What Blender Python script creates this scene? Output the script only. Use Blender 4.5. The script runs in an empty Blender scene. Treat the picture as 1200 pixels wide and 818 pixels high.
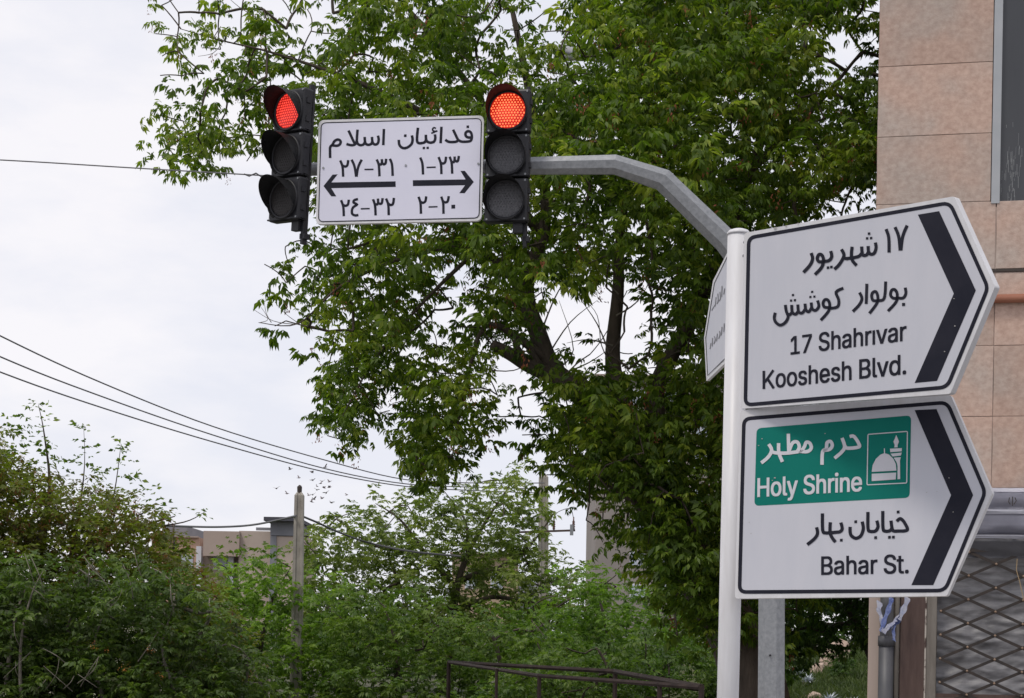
import bpy, bmesh, math, random
import numpy as np
from mathutils import Vector, Matrix, noise as mnoise

random.seed(7)
rng = np.random.default_rng(11)
SC = bpy.context.scene
COL = SC.collection

# ---------------------------------------------------------------- camera
EYE, F, ROLL, HOR = 1.6, 2000.0, 0.018, 740.0
cr_, sr_ = math.cos(ROLL), math.sin(ROLL)
cam_d = bpy.data.cameras.new('camera')
cam = bpy.data.objects.new('camera', cam_d); COL.objects.link(cam)
cam.matrix_world = Matrix(((cr_, -sr_, 0, 0), (0, 0, -1, 0), (sr_, cr_, 0, EYE), (0, 0, 0, 1)))
cam_d.sensor_width = 36; cam_d.lens = F * 36 / 1200
cam_d.shift_y = (HOR - 409) / 1200
cam_d.clip_start = .1; cam_d.clip_end = 3000
SC.camera = cam

# ---------------------------------------------------------------- sky, sun, exposure
SUN_EL, SUN_AZ = math.radians(60), math.radians(-138)     # azimuth of the sun, clockwise from +Y
w = bpy.data.worlds.new('World'); SC.world = w; w.use_nodes = True
nt = w.node_tree; nt.nodes.clear()
o = nt.nodes.new('ShaderNodeOutputWorld'); bgn = nt.nodes.new('ShaderNodeBackground')
sky = nt.nodes.new('ShaderNodeTexSky'); sky.sky_type = 'NISHITA'; sky.sun_disc = False
sky.sun_elevation = SUN_EL; sky.sun_rotation = SUN_AZ
tc = nt.nodes.new('ShaderNodeTexCoord')
mp = nt.nodes.new('ShaderNodeMapping'); mp.inputs['Scale'].default_value = (1, 1, 2.6); mp.inputs['Location'].default_value = (.35, .2, .1)
n1 = nt.nodes.new('ShaderNodeTexNoise'); n1.inputs['Scale'].default_value = 4.2; n1.inputs['Detail'].default_value = 8; n1.inputs['Roughness'].default_value = .56
cr = nt.nodes.new('ShaderNodeValToRGB')
cr.color_ramp.elements[0].position = .42; cr.color_ramp.elements[0].color = (.765, .775, .85, 1)
cr.color_ramp.elements[1].position = .60; cr.color_ramp.elements[1].color = (.89, .87, .90, 1)
mul = nt.nodes.new('ShaderNodeVectorMath'); mul.operation = 'SCALE'; mul.inputs['Scale'].default_value = 10.0
mix = nt.nodes.new('ShaderNodeMix'); mix.data_type = 'RGBA'; mix.inputs['Factor'].default_value = .94
L = nt.links.new
L(tc.outputs['Generated'], mp.inputs[0]); L(mp.outputs[0], n1.inputs['Vector']); L(n1.outputs['Fac'], cr.inputs[0])
L(cr.outputs[0], mul.inputs[0]); L(sky.outputs[0], mix.inputs[6]); L(mul.outputs[0], mix.inputs[7])
L(mix.outputs[2], bgn.inputs[0]); L(bgn.outputs[0], o.inputs[0]); bgn.inputs['Strength'].default_value = .1
sl = bpy.data.lights.new('sun', 'SUN'); sl.energy = 1.5; sl.angle = math.radians(12); sl.color = (1, .94, .84)
so = bpy.data.objects.new('sun', sl); COL.objects.link(so)
sd = Vector((math.sin(SUN_AZ) * math.cos(SUN_EL), math.cos(SUN_AZ) * math.cos(SUN_EL), math.sin(SUN_EL)))
so.rotation_euler = sd.to_track_quat('Z', 'Y').to_euler(); so.location = (0, 0, 30)
SC.view_settings.view_transform = 'Standard'; SC.view_settings.look = 'None'
SC.view_settings.gamma = 1; SC.view_settings.exposure = 0.15
SC.render.engine = 'CYCLES'
SC.cycles.max_bounces = 6; SC.cycles.transparent_max_bounces = 8

# ---------------------------------------------------------------- where a pixel of the photograph lies
def ray(px, py):
    u, v = (px - 600) / F, (HOR - py) / F
    return Vector((u * cr_ - v * sr_, 1.0, u * sr_ + v * cr_))
E = Vector((0, 0, EYE))
def P(px, py, Y): return E + ray(px, py) * Y
def on_plane(px, py, pt, n):
    r = ray(px, py); return E + r * ((pt - E).dot(n) / r.dot(n))
class Quad:
    """a flat board through four photographed corners (tl, tr, br, bl); tl lies Y metres away"""
    def __init__(s, c, Y):
        r = [ray(*q) for q in c]
        A = np.array([[-r[1][i], r[2][i], -r[3][i]] for i in range(3)]); b = -np.array(r[0]) * Y
        t = np.linalg.solve(A, b)
        s.p = [E + r[0] * Y] + [E + r[i + 1] * t[i] for i in range(3)]
        s.c = s.p[3]; s.ux = (s.p[2] - s.p[3]).normalized()
        n = s.ux.cross(s.p[0] - s.p[3]).normalized()
        if n.y > 0: n = -n
        s.n = n; s.uy = s.ux.cross(n).normalized()
        if s.uy.z < 0: s.uy = -s.uy
    def at(s, px, py, off=0.0): return on_plane(px, py, s.c + s.n * off, s.n)

# ---------------------------------------------------------------- object helpers
def tag(o, label=None, cat=None, group=None, kind=None):
    if label: o['label'] = label
    if cat: o['category'] = cat
    if group: o['group'] = group
    if kind: o['kind'] = kind
    return o
def link(name, me, mat=None, parent=None, loc=None):
    o = bpy.data.objects.new(name, me); COL.objects.link(o)
    if mat is not None and me is not None:
        for m in (mat if isinstance(mat, (list, tuple)) else [mat]): me.materials.append(m)
    if parent: o.parent = parent
    if loc is not None: o.location = loc
    return o
def empty(name, loc, label=None, cat=None, group=None):
    o = bpy.data.objects.new(name, None); COL.objects.link(o); o.location = loc; o.empty_display_size = .1
    return tag(o, label, cat, group)
def finish(bm, name, mat, parent=None, smooth=False, origin=None):
    """link a bmesh given in world coordinates; child meshes are shifted into the parent's frame"""
    org = Vector(parent_loc(parent)) if parent else Vector(origin or (0, 0, 0))
    if not parent and origin is None: org = Vector((0, 0, 0))
    bmesh.ops.translate(bm, verts=bm.verts, vec=-org)
    bmesh.ops.recalc_face_normals(bm, faces=bm.faces)
    me = bpy.data.meshes.new(name); bm.to_mesh(me); bm.free()
    if smooth:
        for p in me.polygons: p.use_smooth = True
    o = link(name, me, mat, parent)
    if not parent and origin is not None: o.location = org
    return o
def parent_loc(p):
    v = Vector(p.location)
    while p.parent: p = p.parent; v += Vector(p.location)
    return v
def box(bm, x0, x1, y0, y1, z0, z1, M=None, mi=0):
    vs = [bm.verts.new((x, y, z)) for z in (z0, z1) for y in (y0, y1) for x in (x0, x1)]
    if M is not None:
        for v in vs: v.co = M @ v.co
    fs = [(0, 1, 3, 2), (4, 5, 7, 6), (0, 1, 5, 4), (2, 3, 7, 6), (0, 2, 6, 4), (1, 3, 7, 5)]
    for f in fs:
        q = bm.faces.new([vs[i] for i in f]); q.material_index = mi
    return vs
def tube(bm, pts, rad, n=8, cap=True, twist=0.0):
    pts = [Vector(p) for p in pts]; rings = []
    if not hasattr(rad, '__len__'): rad = [rad] * len(pts)
    up = Vector((0, 0, 1)); prev = None
    for i, p in enumerate(pts):
        t = (pts[min(i + 1, len(pts) - 1)] - pts[max(i - 1, 0)]).normalized()
        if prev is None:
            a = t.cross(up); a = t.cross(Vector((1, 0, 0))) if a.length < .15 else a
        else: a = prev - t * prev.dot(t)
        a.normalize(); prev = a; b = t.cross(a)
        k = 1.0
        if 0 < i < len(pts) - 1:
            c = (pts[i] - pts[i - 1]).normalized().dot((pts[i + 1] - pts[i]).normalized())
            k = 1 / max(.5, math.sqrt((1 + c) / 2))
        rings.append([bm.verts.new(p + (a * math.cos(twist + q * math.tau / n) + b * math.sin(twist + q * math.tau / n)) * rad[i] * (k if n < 5 else 1)) for q in range(n)])
    for r0, r1 in zip(rings, rings[1:]):
        for q in range(n): bm.faces.new((r0[q], r0[(q + 1) % n], r1[(q + 1) % n], r1[q]))
    if cap and n > 2: bm.faces.new(rings[0]); bm.faces.new(rings[-1])
    return rings
def prism(bm, pts, vec):
    a = [bm.verts.new(p) for p in pts]; b = [bm.verts.new(Vector(p) + vec) for p in pts]
    bm.faces.new(a); bm.faces.new(b)
    for i in range(len(a)): bm.faces.new((a[i], a[(i + 1) % len(a)], b[(i + 1) % len(a)], b[i]))
def spline(pts, k=5):
    pts = [tuple(p) for p in pts]
    if len(pts) < 3: return pts
    out = []; P_ = [pts[0]] + pts + [pts[-1]]
    for i in range(1, len(P_) - 2):
        for j in range(k):
            t = j / k; r = []
            for d in range(len(pts[0])):
                a, b, c, e = P_[i - 1][d], P_[i][d], P_[i + 1][d], P_[i + 2][d]
                r.append(.5 * (2 * b + (c - a) * t + (2 * a - 5 * b + 4 * c - e) * t * t + (3 * b - a - 3 * c + e) * t ** 3))
            out.append(tuple(r))
    out.append(pts[-1]); return out
def np_mesh(name, V, Q, tint=None, smooth=False):
    V = np.asarray(V, dtype=np.float32); Q = np.asarray(Q, dtype=np.int32)
    me = bpy.data.meshes.new(name); k = Q.shape[1]
    me.vertices.add(len(V)); me.vertices.foreach_set('co', V.ravel())
    me.loops.add(Q.size); me.loops.foreach_set('vertex_index', Q.ravel())
    me.polygons.add(len(Q)); me.polygons.foreach_set('loop_start', np.arange(0, Q.size, k, dtype=np.int32))
    if tint is not None:
        a = me.attributes.new('tint', 'FLOAT', 'POINT'); a.data.foreach_set('value', np.asarray(tint, dtype=np.float32))
    me.update(calc_edges=True); return me

# ---------------------------------------------------------------- materials
def mat(name, col, rough=.7, metal=0.0, spec=.5, var=0.0, scale=6.0, col2=None, bump=0.0, bscale=40.0, rnd=0.0, emit=None, estr=0.0, stretch=None, coat=0.0, dist=.004):
    m = bpy.data.materials.new(name); m.use_nodes = True; nt = m.node_tree; b = nt.nodes['Principled BSDF']; L = nt.links.new
    b.inputs['Base Color'].default_value = (*col, 1); b.inputs['Roughness'].default_value = rough; b.inputs['Metallic'].default_value = metal
    b.inputs['Specular IOR Level'].default_value = spec; b.inputs['Coat Weight'].default_value = coat
    tc = nt.nodes.new('ShaderNodeTexCoord'); src = tc.outputs['Object']
    if stretch:
        mp = nt.nodes.new('ShaderNodeMapping'); mp.inputs['Scale'].default_value = stretch; L(src, mp.inputs[0]); src = mp.outputs[0]
    out = None
    if col2 is not None:
        n = nt.nodes.new('ShaderNodeTexNoise'); n.inputs['Scale'].default_value = scale; n.inputs['Detail'].default_value = 7; n.inputs['Roughness'].default_value = .62
        L(src, n.inputs['Vector']); r = nt.nodes.new('ShaderNodeMapRange'); r.inputs[1].default_value = .5 - var; r.inputs[2].default_value = .5 + var
        L(n.outputs['Fac'], r.inputs[0]); mx = nt.nodes.new('ShaderNodeMix'); mx.data_type = 'RGBA'
        mx.inputs[6].default_value = (*col, 1); mx.inputs[7].default_value = (*col2, 1); L(r.outputs[0], mx.inputs[0]); out = mx.outputs[2]
    if rnd:
        oi = nt.nodes.new('ShaderNodeObjectInfo'); r2 = nt.nodes.new('ShaderNodeMapRange'); r2.inputs[3].default_value = 1 - rnd; r2.inputs[4].default_value = 1 + rnd
        L(oi.outputs['Random'], r2.inputs[0]); vm = nt.nodes.new('ShaderNodeVectorMath'); vm.operation = 'SCALE'
        if out: L(out, vm.inputs[0])
        else: vm.inputs[0].default_value = col
        L(r2.outputs[0], vm.inputs['Scale']); out = vm.outputs[0]
    if out: L(out, b.inputs['Base Color'])
    if bump:
        n = nt.nodes.new('ShaderNodeTexNoise'); n.inputs['Scale'].default_value = bscale; n.inputs['Detail'].default_value = 5; L(src, n.inputs['Vector'])
        bp = nt.nodes.new('ShaderNodeBump'); bp.inputs['Strength'].default_value = bump; bp.inputs['Distance'].default_value = dist
        L(n.outputs['Fac'], bp.inputs['Height']); L(bp.outputs[0], b.inputs['Normal'])
    if emit: b.inputs['Emission Color'].default_value = (*emit, 1); b.inputs['Emission Strength'].default_value = estr
    return m
def leaf_mat(name, a, b_, c, trans=.35, rough=.5):
    m = bpy.data.materials.new(name); m.use_nodes = True; nt = m.node_tree; b = nt.nodes['Principled BSDF']; L = nt.links.new
    at = nt.nodes.new('ShaderNodeAttribute'); at.attribute_name = 'tint'; r = nt.nodes.new('ShaderNodeValToRGB')
    r.color_ramp.elements[0].position = 0; r.color_ramp.elements[0].color = (*a, 1)
    r.color_ramp.elements[1].position = 1; r.color_ramp.elements[1].color = (*c, 1)
    e = r.color_ramp.elements.new(.55); e.color = (*b_, 1)
    L(at.outputs['Fac'], r.inputs[0]); L(r.outputs[0], b.inputs['Base Color']); b.inputs['Roughness'].default_value = rough
    b.inputs['Specular IOR Level'].default_value = .35
    tr = nt.nodes.new('ShaderNodeBsdfTranslucent'); vm = nt.nodes.new('ShaderNodeVectorMath'); vm.operation = 'MULTIPLY'
    vm.inputs[1].default_value = (1.5, 1.7, .7); L(r.outputs[0], vm.inputs[0]); L(vm.outputs[0], tr.inputs[0])
    ms = nt.nodes.new('ShaderNodeMixShader'); ms.inputs[0].default_value = trans
    L(b.outputs[0], ms.inputs[1]); L(tr.outputs[0], ms.inputs[2]); L(ms.outputs[0], nt.nodes['Material Output'].inputs[0])
    return m

M_white = mat('white_enamel', (.67, .67, .70), .42, var=.2, scale=7, col2=(.56, .55, .565), stretch=(3, 3, .4), bump=.04, bscale=12)
M_face = mat('reflective_sheet', (.50, .51, .57), .5, var=.25, scale=5, col2=(.555, .555, .61), bump=.05, bscale=260, dist=.0008, stretch=(2.2, 2.2, .5))
M_facel = mat('reflective_sheet_bluish', (.62, .62, .74), .45, var=.3, scale=4, col2=(.67, .665, .78), bump=.03, bscale=200, dist=.0008)
M_ink = mat('black_print', (.013, .014, .024), .6, spec=.12, var=.2, scale=9, col2=(.022, .022, .033))
M_green = mat('green_sheet', (.002, .15, .12), .6, spec=.12, var=.3, scale=6, col2=(.006, .18, .145))
M_wprint = mat('white_print', (.62, .61, .66), .45, var=.3, scale=20, col2=(.55, .56, .6))
M_galv = mat('galvanized_steel', (.20, .21, .225), .5, .3, var=.2, scale=30, col2=(.31, .32, .34), bump=.06, bscale=70)
M_black = mat('black_plastic', (.013, .013, .017), .45, spec=.35, var=.3, scale=5, col2=(.024, .024, .029), bump=.05, bscale=60)
M_visor = mat('matt_black_visor', (.016, .016, .018), .6)
M_rubber = mat('cable_black', (.06, .06, .065), .6)
M_wire = mat('weathered_cable', (.12, .12, .13), .6)
M_bark = mat('bark', (.045, .034, .027), .9, var=.2, scale=9, col2=(.10, .077, .06), bump=.8, bscale=30, stretch=(1, 1, .25), dist=.02)
M_barkp = mat('pale_bark', (.13, .115, .10), .9, var=.2, scale=9, col2=(.23, .20, .17), bump=.7, bscale=30, stretch=(1, 1, .3), dist=.01)
M_stone = mat('travertine', (.37, .275, .235), .85, var=.28, scale=20.0, col2=(.56, .455, .40), bump=.5, bscale=80, rnd=.10, stretch=(1, 1, 1.2))
_nt = M_stone.node_tree; _mx = [n for n in _nt.nodes if n.type == 'VECT_MATH'][0]; _src = _mx.inputs[0].links[0].from_socket
_n = _nt.nodes.new('ShaderNodeTexNoise'); _n.inputs['Scale'].default_value = 1.6; _n.inputs['Detail'].default_value = 3; _g = _nt.nodes.new('ShaderNodeNewGeometry'); _nt.links.new(_g.outputs['Position'], _n.inputs['Vector'])
_r = _nt.nodes.new('ShaderNodeMapRange'); _r.inputs[1].default_value = .38; _r.inputs[2].default_value = .62; _nt.links.new(_n.outputs['Fac'], _r.inputs[0])
_m = _nt.nodes.new('ShaderNodeMix'); _m.data_type = 'RGBA'; _m.blend_type = 'MULTIPLY'; _m.inputs[0].default_value = 1
_t = _nt.nodes.new('ShaderNodeMix'); _t.data_type = 'RGBA'; _t.inputs[6].default_value = (1.05, .945, .89, 1); _t.inputs[7].default_value = (.93, .97, .98, 1); _nt.links.new(_r.outputs[0], _t.inputs[0])
_nt.links.new(_src, _m.inputs[6]); _nt.links.new(_t.outputs[2], _m.inputs[7]); _nt.links.new(_m.outputs[2], _mx.inputs[0])
M_conc = mat('aged_concrete', (.25, .23, .205), .9, var=.2, scale=4, col2=(.38, .35, .31), bump=.4, bscale=20, dist=.01)

# ---------------------------------------------------------------- print on boards: strokes, polygons, type
class Ink:
    def __init__(s, q, off): s.q, s.off, s.k, s.bm = q, off, 0, bmesh.new()
    def _o(s): s.k += 1; return s.off + (s.k % 12) * .00007
    def stroke(s, pts, w, org=(0, 0), sc=1.0, smooth=True, closed=False):
        pts = [(org[0] + x / sc, org[1] + y / sc) for x, y in pts]
        if smooth and len(pts) > 2: pts = spline(pts, 4)
        o = s._o(); n = len(pts); A, B = [], []
        for i, (x, y) in enumerate(pts):
            if closed: a, b = pts[i - 1], pts[(i + 1) % n]
            else: a, b = pts[max(i - 1, 0)], pts[min(i + 1, n - 1)]
            d1 = Vector((x - a[0], y - a[1])); d2 = Vector((b[0] - x, b[1] - y))
            if d1.length < 1e-6: d1 = d2
            if d2.length < 1e-6: d2 = d1
            d1.normalize(); d2.normalize(); t = d1 + d2
            t = t.normalized() if t.length > .2 else d2
            m = Vector((-t.y, t.x)); k = 1 / max(.6, m.dot(Vector((-d2.y, d2.x))))
            m = m * (w / 2 * k)
            A.append(s.bm.verts.new(s.q.at(x + m.x, y + m.y, o))); B.append(s.bm.verts.new(s.q.at(x - m.x, y - m.y, o)))
        for i in range(n if closed else n - 1):
            j = (i + 1) % n
            try: s.bm.faces.new((A[i], A[j], B[j], B[i]))
            except ValueError: pass
    def dot(s, x, y, d, org=(0, 0), sc=1.0):
        X, Y, h = org[0] + x / sc, org[1] + y / sc, d / 2 / sc; o = s._o()
        s.bm.faces.new([s.bm.verts.new(s.q.at(X + a * h, Y + b * h, o)) for a, b in ((-1, -.9), (1, -1.05), (1, .95), (-1, 1.05))])
    def poly(s, pts, org=(0, 0), sc=1.0):
        o = s._o(); f = s.bm.faces.new([s.bm.verts.new(s.q.at(org[0] + x / sc, org[1] + y / sc, o)) for x, y in pts])
        bmesh.ops.triangulate(s.bm, faces=[f])
    def done(s, name, m, parent, label=None):
        for f in s.bm.faces:
            f.normal_update()
        ob = finish(s.bm, name, m, parent)
        if label: ob['label'] = label
        return ob
try: FONT = bpy.data.fonts.load(bpy.utils.system_resource('DATAFILES', path='fonts') + '/Inter.woff2')
except Exception: FONT = None
def text_mesh(text):
    cu = bpy.data.curves.new('t', 'FONT'); cu.body = text; cu.resolution_u = 3; cu.space_character = .98
    if FONT: cu.font = FONT
    ob = bpy.data.objects.new('t', cu); COL.objects.link(ob)
    bpy.context.view_layer.update(); dg = bpy.context.evaluated_depsgraph_get()
    me = bpy.data.meshes.new_from_object(ob.evaluated_get(dg)); bpy.data.objects.remove(ob); return me
def type_line(q, text, bl, br, tl, off, m, parent, weight=.012, label=None, name='lettering'):
    """one line of type whose baseline runs bl..br, capitals reach tl (photo pixels, on board q)"""
    cap = max(v.co.y for v in text_mesh('H').vertices); me = text_mesh(text)
    xs = [v.co.x for v in me.vertices]; x0, x1 = min(xs), max(xs)
    pl = parent_loc(parent); V = []; Q = []; wx_ = weight * (x1 - x0) / 6 * 1.4
    faces = [tuple(p.vertices) for p in me.polygons]; k = 0
    wq = weight * cap
    for dx, dy in ((-1, -1), (1, -1), (1, 1), (-1, 1), (0, 0)):
        o_, u, v = q.at(*bl, off + k * .00006), q.at(*br, off) - q.at(*bl, off), q.at(*tl, off) - q.at(*bl, off)
        n0 = len(V)
        for vv in me.vertices:
            V.append(o_ + u * ((vv.co.x - x0 + wq * (1 + dx)) / (x1 - x0 + 2 * wq)) + v * ((vv.co.y + wq * (1 + dy) * .6) / (cap + 1.2 * wq)) - pl)
        Q += [tuple(i + n0 for i in f) for f in faces]; k += 1
    m2 = bpy.data.meshes.new(name); m2.from_pydata(V, [], Q); m2.update()
    ob = link(name, m2, m, parent)
    if label: ob['label'] = label
    return ob
def rounded(pts, r, k=5):
    out = []; n = len(pts)
    for i in range(n):
        p = Vector(pts[i]); a = Vector(pts[i - 1]); b = Vector(pts[(i + 1) % n])
        rr = r if not hasattr(r, '__len__') else r[i]
        pa = p + (a - p).normalized() * rr; pb = p + (b - p).normalized() * rr
        for j in range(k + 1):
            t = j / k; q_ = pa * (1 - t) ** 2 + p * 2 * t * (1 - t) + pb * t * t; out.append((q_.x, q_.y))
    return out

# ================================================================ SETTING: ground
gm = mat('ground_soil_grass', (.035, .05, .018), .95, var=.2, scale=.6, col2=(.09, .08, .05), bump=.5, bscale=4, dist=.05)
am = mat('asphalt', (.05, .05, .052), .9, var=.2, scale=8, col2=(.065, .064, .062), bump=.5, bscale=90)
pm = mat('concrete_paving', (.26, .25, .235), .85, var=.2, scale=2, col2=(.33, .31, .29), bump=.2, bscale=40)
bm = bmesh.new(); box(bm, -1200, 1200, -400, 1800, -.5, 0); tag(finish(bm, 'ground', gm), kind='structure')
bm = bmesh.new(); box(bm, -80, 60, -14, 4.2, .004, .012); tag(finish(bm, 'road', am), kind='structure')
bm = bmesh.new(); box(bm, -80, 60, 4.46, 15.0, .006, .125); tag(finish(bm, 'pavement', pm), kind='structure')
kerbm = mat('kerb_stone', (.3, .29, .28), .85, rnd=.1)
kb = bpy.data.meshes.new('kerb_stone'); b_ = bmesh.new(); box(b_, -.49, .49, -.12, .12, .0, .14); b_.to_mesh(kb); b_.free(); kb.materials.append(kerbm)
kr = empty('kerb', (0, 4.33, 0)); kr['kind'] = 'structure'
for i in range(24):
    k_ = bpy.data.objects.new('kerb_stone', kb); COL.objects.link(k_); k_.parent = kr; k_.location = (-12 + i, 0, 0)

# ================================================================ WHITE SIGN POST AND ITS BOARDS
POSTY = 6.0
p_top, p_bot = P(865.5, 275, POSTY), P(853, 818, POSTY)
dirp = (p_bot - p_top); base = p_top + dirp * (p_top.z / (p_top.z - p_bot.z))
post = empty('sign_post', base, 'white round metal post with domed cap carrying the arrow boards', 'sign post')
bm = bmesh.new(); R_ = .0385
tube(bm, [base + Vector((0, 0, .12)), p_top], R_, 28); finish(bm, 'pole', M_white, post, True)
bm = bmesh.new(); rg = []
up = (p_top - base).normalized()
tube(bm, [p_top - up * .001, p_top + up * .006, p_top + up * .014, p_top + up * .019, p_top + up * .021], [.041, .041, .034, .02, .004], 28); finish(bm, 'cap', M_white, post, True)
bm = bmesh.new(); tube(bm, [base + Vector((0, 0, .12)), base + Vector((0, 0, .15))], [.11, .05], 20); finish(bm, 'base_plate', M_galv, post)

def arrow_board(q, outer, line, chev, thick, name, label, lw=4.3, radii=None):
    c0 = q.at(*outer[0])
    t = empty(name, c0, label, 'direction sign')
    bm = bmesh.new(); prism(bm, [q.at(x, y) for x, y in rounded(outer, radii or [4, 2.5, 2, 2.5, 4], 3)], -q.n * thick)
    finish(bm, 'board', M_white, t)
    ins = Ink(q, .0004); ins.poly(rounded(line, [8, 9, 7, 9, 8])); ins.done('reflective_face', M_face, t)
    k = Ink(q, .0012); k.stroke(rounded(line, [8, 9, 7, 9, 8]), lw, smooth=False, closed=True); k.done('border_line', M_ink, t)
    k = Ink(q, .0012); k.poly(chev); k.done('arrow_chevron', M_ink, t)
    return t
q1 = Quad([(872, 273), (1117, 230), (1112.5, 461.5), (868, 479)], 5.93)
s1 = arrow_board(q1, [(872, 273), (1118, 230), (1166, 336), (1113.5, 461.5), (868, 479)],
    [(877.4, 278.6), (1113, 237.5), (1157.6, 337), (1110, 453.6), (873.4, 474.6)],
    [(1075.6, 251.5), (1100.5, 247.4), (1143.5, 340.3), (1098, 446.3), (1071.8, 448.8), (1117.7, 344)], .026,
    'direction_sign', 'upper white arrow board reading 17 Shahrivar and Kooshesh Blvd. on the white post')
q2 = Quad([(867.5, 480.6), (1113.5, 462.8), (1108, 698.5), (861, 701.5)], 5.93)
s2 = arrow_board(q2, [(867.5, 480.6), (1114, 462.8), (1163, 577.5), (1109.5, 698.5), (861, 701.5)],
    [(871.8, 490.8), (1110, 471.5), (1154.5, 577), (1107.5, 692), (866.6, 693.8)],
    [(1071.8, 480.6), (1097.4, 479.3), (1140.4, 580.3), (1093.6, 685.7), (1068, 685.7), (1114.5, 580.3)], .026,
    'direction_sign', 'lower white arrow board with green Holy Shrine panel reading Bahar St.')
# clamp bolts on the post beside the boards
for (bx, by) in ((874, 284), (873, 300)):
    bm = bmesh.new(); c = P(bx - 1.6, by, POSTY - .045); tube(bm, [c, c + Vector((0, -.006, 0))], .005, 8); finish(bm, 'bolt', M_galv, post)

# upper board
k = Ink(q1, .0016); o_, s_, W = (930, 255), 8.571, 3.8
for st in ([(1018, 95), (1055, 190), (1070, 330)], [(1140, 78), (1095, 190), (1077, 330)], [(928, 115), (955, 200), (958, 350)],
    [(820, 250), (828, 300), (810, 355), (775, 368), (752, 340), (748, 285)], [(752, 340), (735, 372), (700, 378), (687, 345), (683, 290)],
    [(688, 350), (660, 385), (610, 400), (560, 408), (520, 410), (495, 390)], [(587, 292), (580, 370), (590, 430), (632, 480)],
    [(480, 318), (505, 370), (490, 420), (450, 480), (408, 518)], [(372, 335), (382, 390), (355, 430), (300, 440), (255, 442), (236, 408), (255, 370), (285, 378), (300, 430), (280, 500), (213, 572)],
    [(175, 355), (190, 410), (165, 475), (98, 550)]): k.stroke(st, W, o_, s_)
for d in ((757, 160), (738, 208), (778, 205)): k.dot(*d, 24, o_, s_)
for d in ((345, 502), (379, 496)): k.dot(*d, 26, o_, s_)
k.done('lettering', M_ink, s1, 'Persian line, 17 Shahrivar')
k = Ink(q1, .0016); o_, s_ = (895, 325), 6.667
for st in ([(1105, 80), (1110, 125), (1090, 160), (1050, 162), (1010, 162), (990, 135), (1000, 100), (1025, 97), (1042, 130), (1035, 190), (970, 264)],
    [(952, 32), (948, 120), (935, 172), (895, 182), (855, 180), (843, 150), (850, 120), (875, 112), (890, 145), (885, 200), (825, 282)],
    [(805, 50), (800, 207)], [(748, 118), (767, 165), (745, 215), (695, 267)],
    [(622, 84), (565, 115), (585, 175), (580, 225), (540, 240), (500, 236), (472, 230), (463, 200), (477, 175), (500, 177), (515, 210), (505, 265), (445, 335)],
    [(420, 180), (430, 225), (405, 258), (378, 245), (370, 196)], [(374, 235), (352, 268), (328, 252), (322, 205)], [(325, 245), (300, 278), (272, 268), (266, 212)],
    [(270, 262), (248, 288), (222, 270), (218, 215)], [(222, 270), (200, 292), (178, 272), (168, 215)], [(178, 272), (190, 310), (165, 355), (125, 373), (90, 345), (82, 310), (90, 276)]):
    k.stroke(st, 3.5, o_, s_)
for d in ((378, 113), (364, 153), (395, 150), (228, 138), (213, 181), (243, 178)): k.dot(*d, 17, o_, s_)
k.dot(1092, 211, 24, o_, s_)
k.done('lettering', M_ink, s1, 'Persian line, Kooshesh boulevard')
type_line(q1, '17 Shahr\u0131var', (926.3, 415.8), (1062.3, 399.2), (926.3, 394.4), .0018, M_ink, s1, .026)
k = Ink(q1, .0016); o_, s_ = (865, 350), 5.714
k.stroke([(172, 483), (172, 605)], 3.2, o_, s_); k.stroke([(236, 478), (178, 560)], 2.9, o_, s_); k.stroke([(194, 532), (238, 600)], 3.1, o_, s_)
k.done('lettering', M_ink, s1, 'capital letter K of Kooshesh')
type_line(q1, 'ooshesh Blvd.', (908.8, 454.5), (1061.9, 438.4), (908.8, 432.6), .0018, M_ink, s1, .026)
# lower board
k = Ink(q2, .0009); k.poly(rounded([(886.6, 501.9), (1067.8, 486.7), (1066, 583.3), (884, 592.9)], 6)); k.done('green_panel', M_green, s2)
k = Ink(q2, .0022); o_, s_ = (885, 495), 6.486
for st in ([(718, 108), (752, 108), (792, 172), (775, 190), (700, 196), (682, 180)], [(660, 118), (680, 185), (655, 228), (603, 272)],
    [(508, 322), (512, 225), (540, 200), (546, 155), (572, 145), (586, 175), (565, 205), (515, 212)],
    [(330, 218), (395, 222), (426, 195), (415, 158), (388, 152), (372, 188), (340, 218), (255, 232)], [(252, 86), (255, 232)], [(258, 215), (285, 155), (320, 150), (335, 185), (322, 218)],
    [(178, 158), (180, 230), (207, 300)], [(260, 232), (200, 234), (140, 228), (122, 210)], [(103, 165), (125, 210), (100, 262), (46, 308)]): k.stroke(st, 4.0, o_, s_)
k.done('lettering', M_wprint, s2, 'white Persian line on the green panel')
type_line(q2, 'Holy Shrine', (887.4, 582.6), (1010.2, 575.6), (887.6, 560.4), .0024, M_wprint, s2, .032)
k = Ink(q2, .0022); o_, s_ = (1010, 500), 9.09
k.stroke(rounded([(65, 82), (485, 50), (478, 600), (55, 620)], 14), 1.15, o_, s_, smooth=False, closed=True)
k.poly([(105, 482), (115, 410), (150, 342), (200, 297), (240, 282), (288, 297), (335, 342), (362, 400), (368, 468)], o_, s_)
k.poly([(105, 502), (366, 489), (360, 562), (105, 580)], o_, s_); k.stroke([(240, 232), (241, 290)], 1.1, o_, s_)
k.poly([(366, 88), (384, 130), (395, 160), (380, 198), (382, 220), (345, 222), (350, 195), (336, 160), (352, 125)], o_, s_)
k.poly([(300, 235), (425, 228), (425, 262), (303, 272)], o_, s_); k.poly([(305, 288), (425, 276), (415, 308), (328, 318)], o_, s_)
k.poly([(340, 330), (415, 325), (406, 360), (408, 558), (380, 560), (380, 420), (370, 380)], o_, s_)
k.done('shrine_emblem', M_wprint, s2, 'white domed shrine and minaret pictogram in a thin frame')
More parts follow.
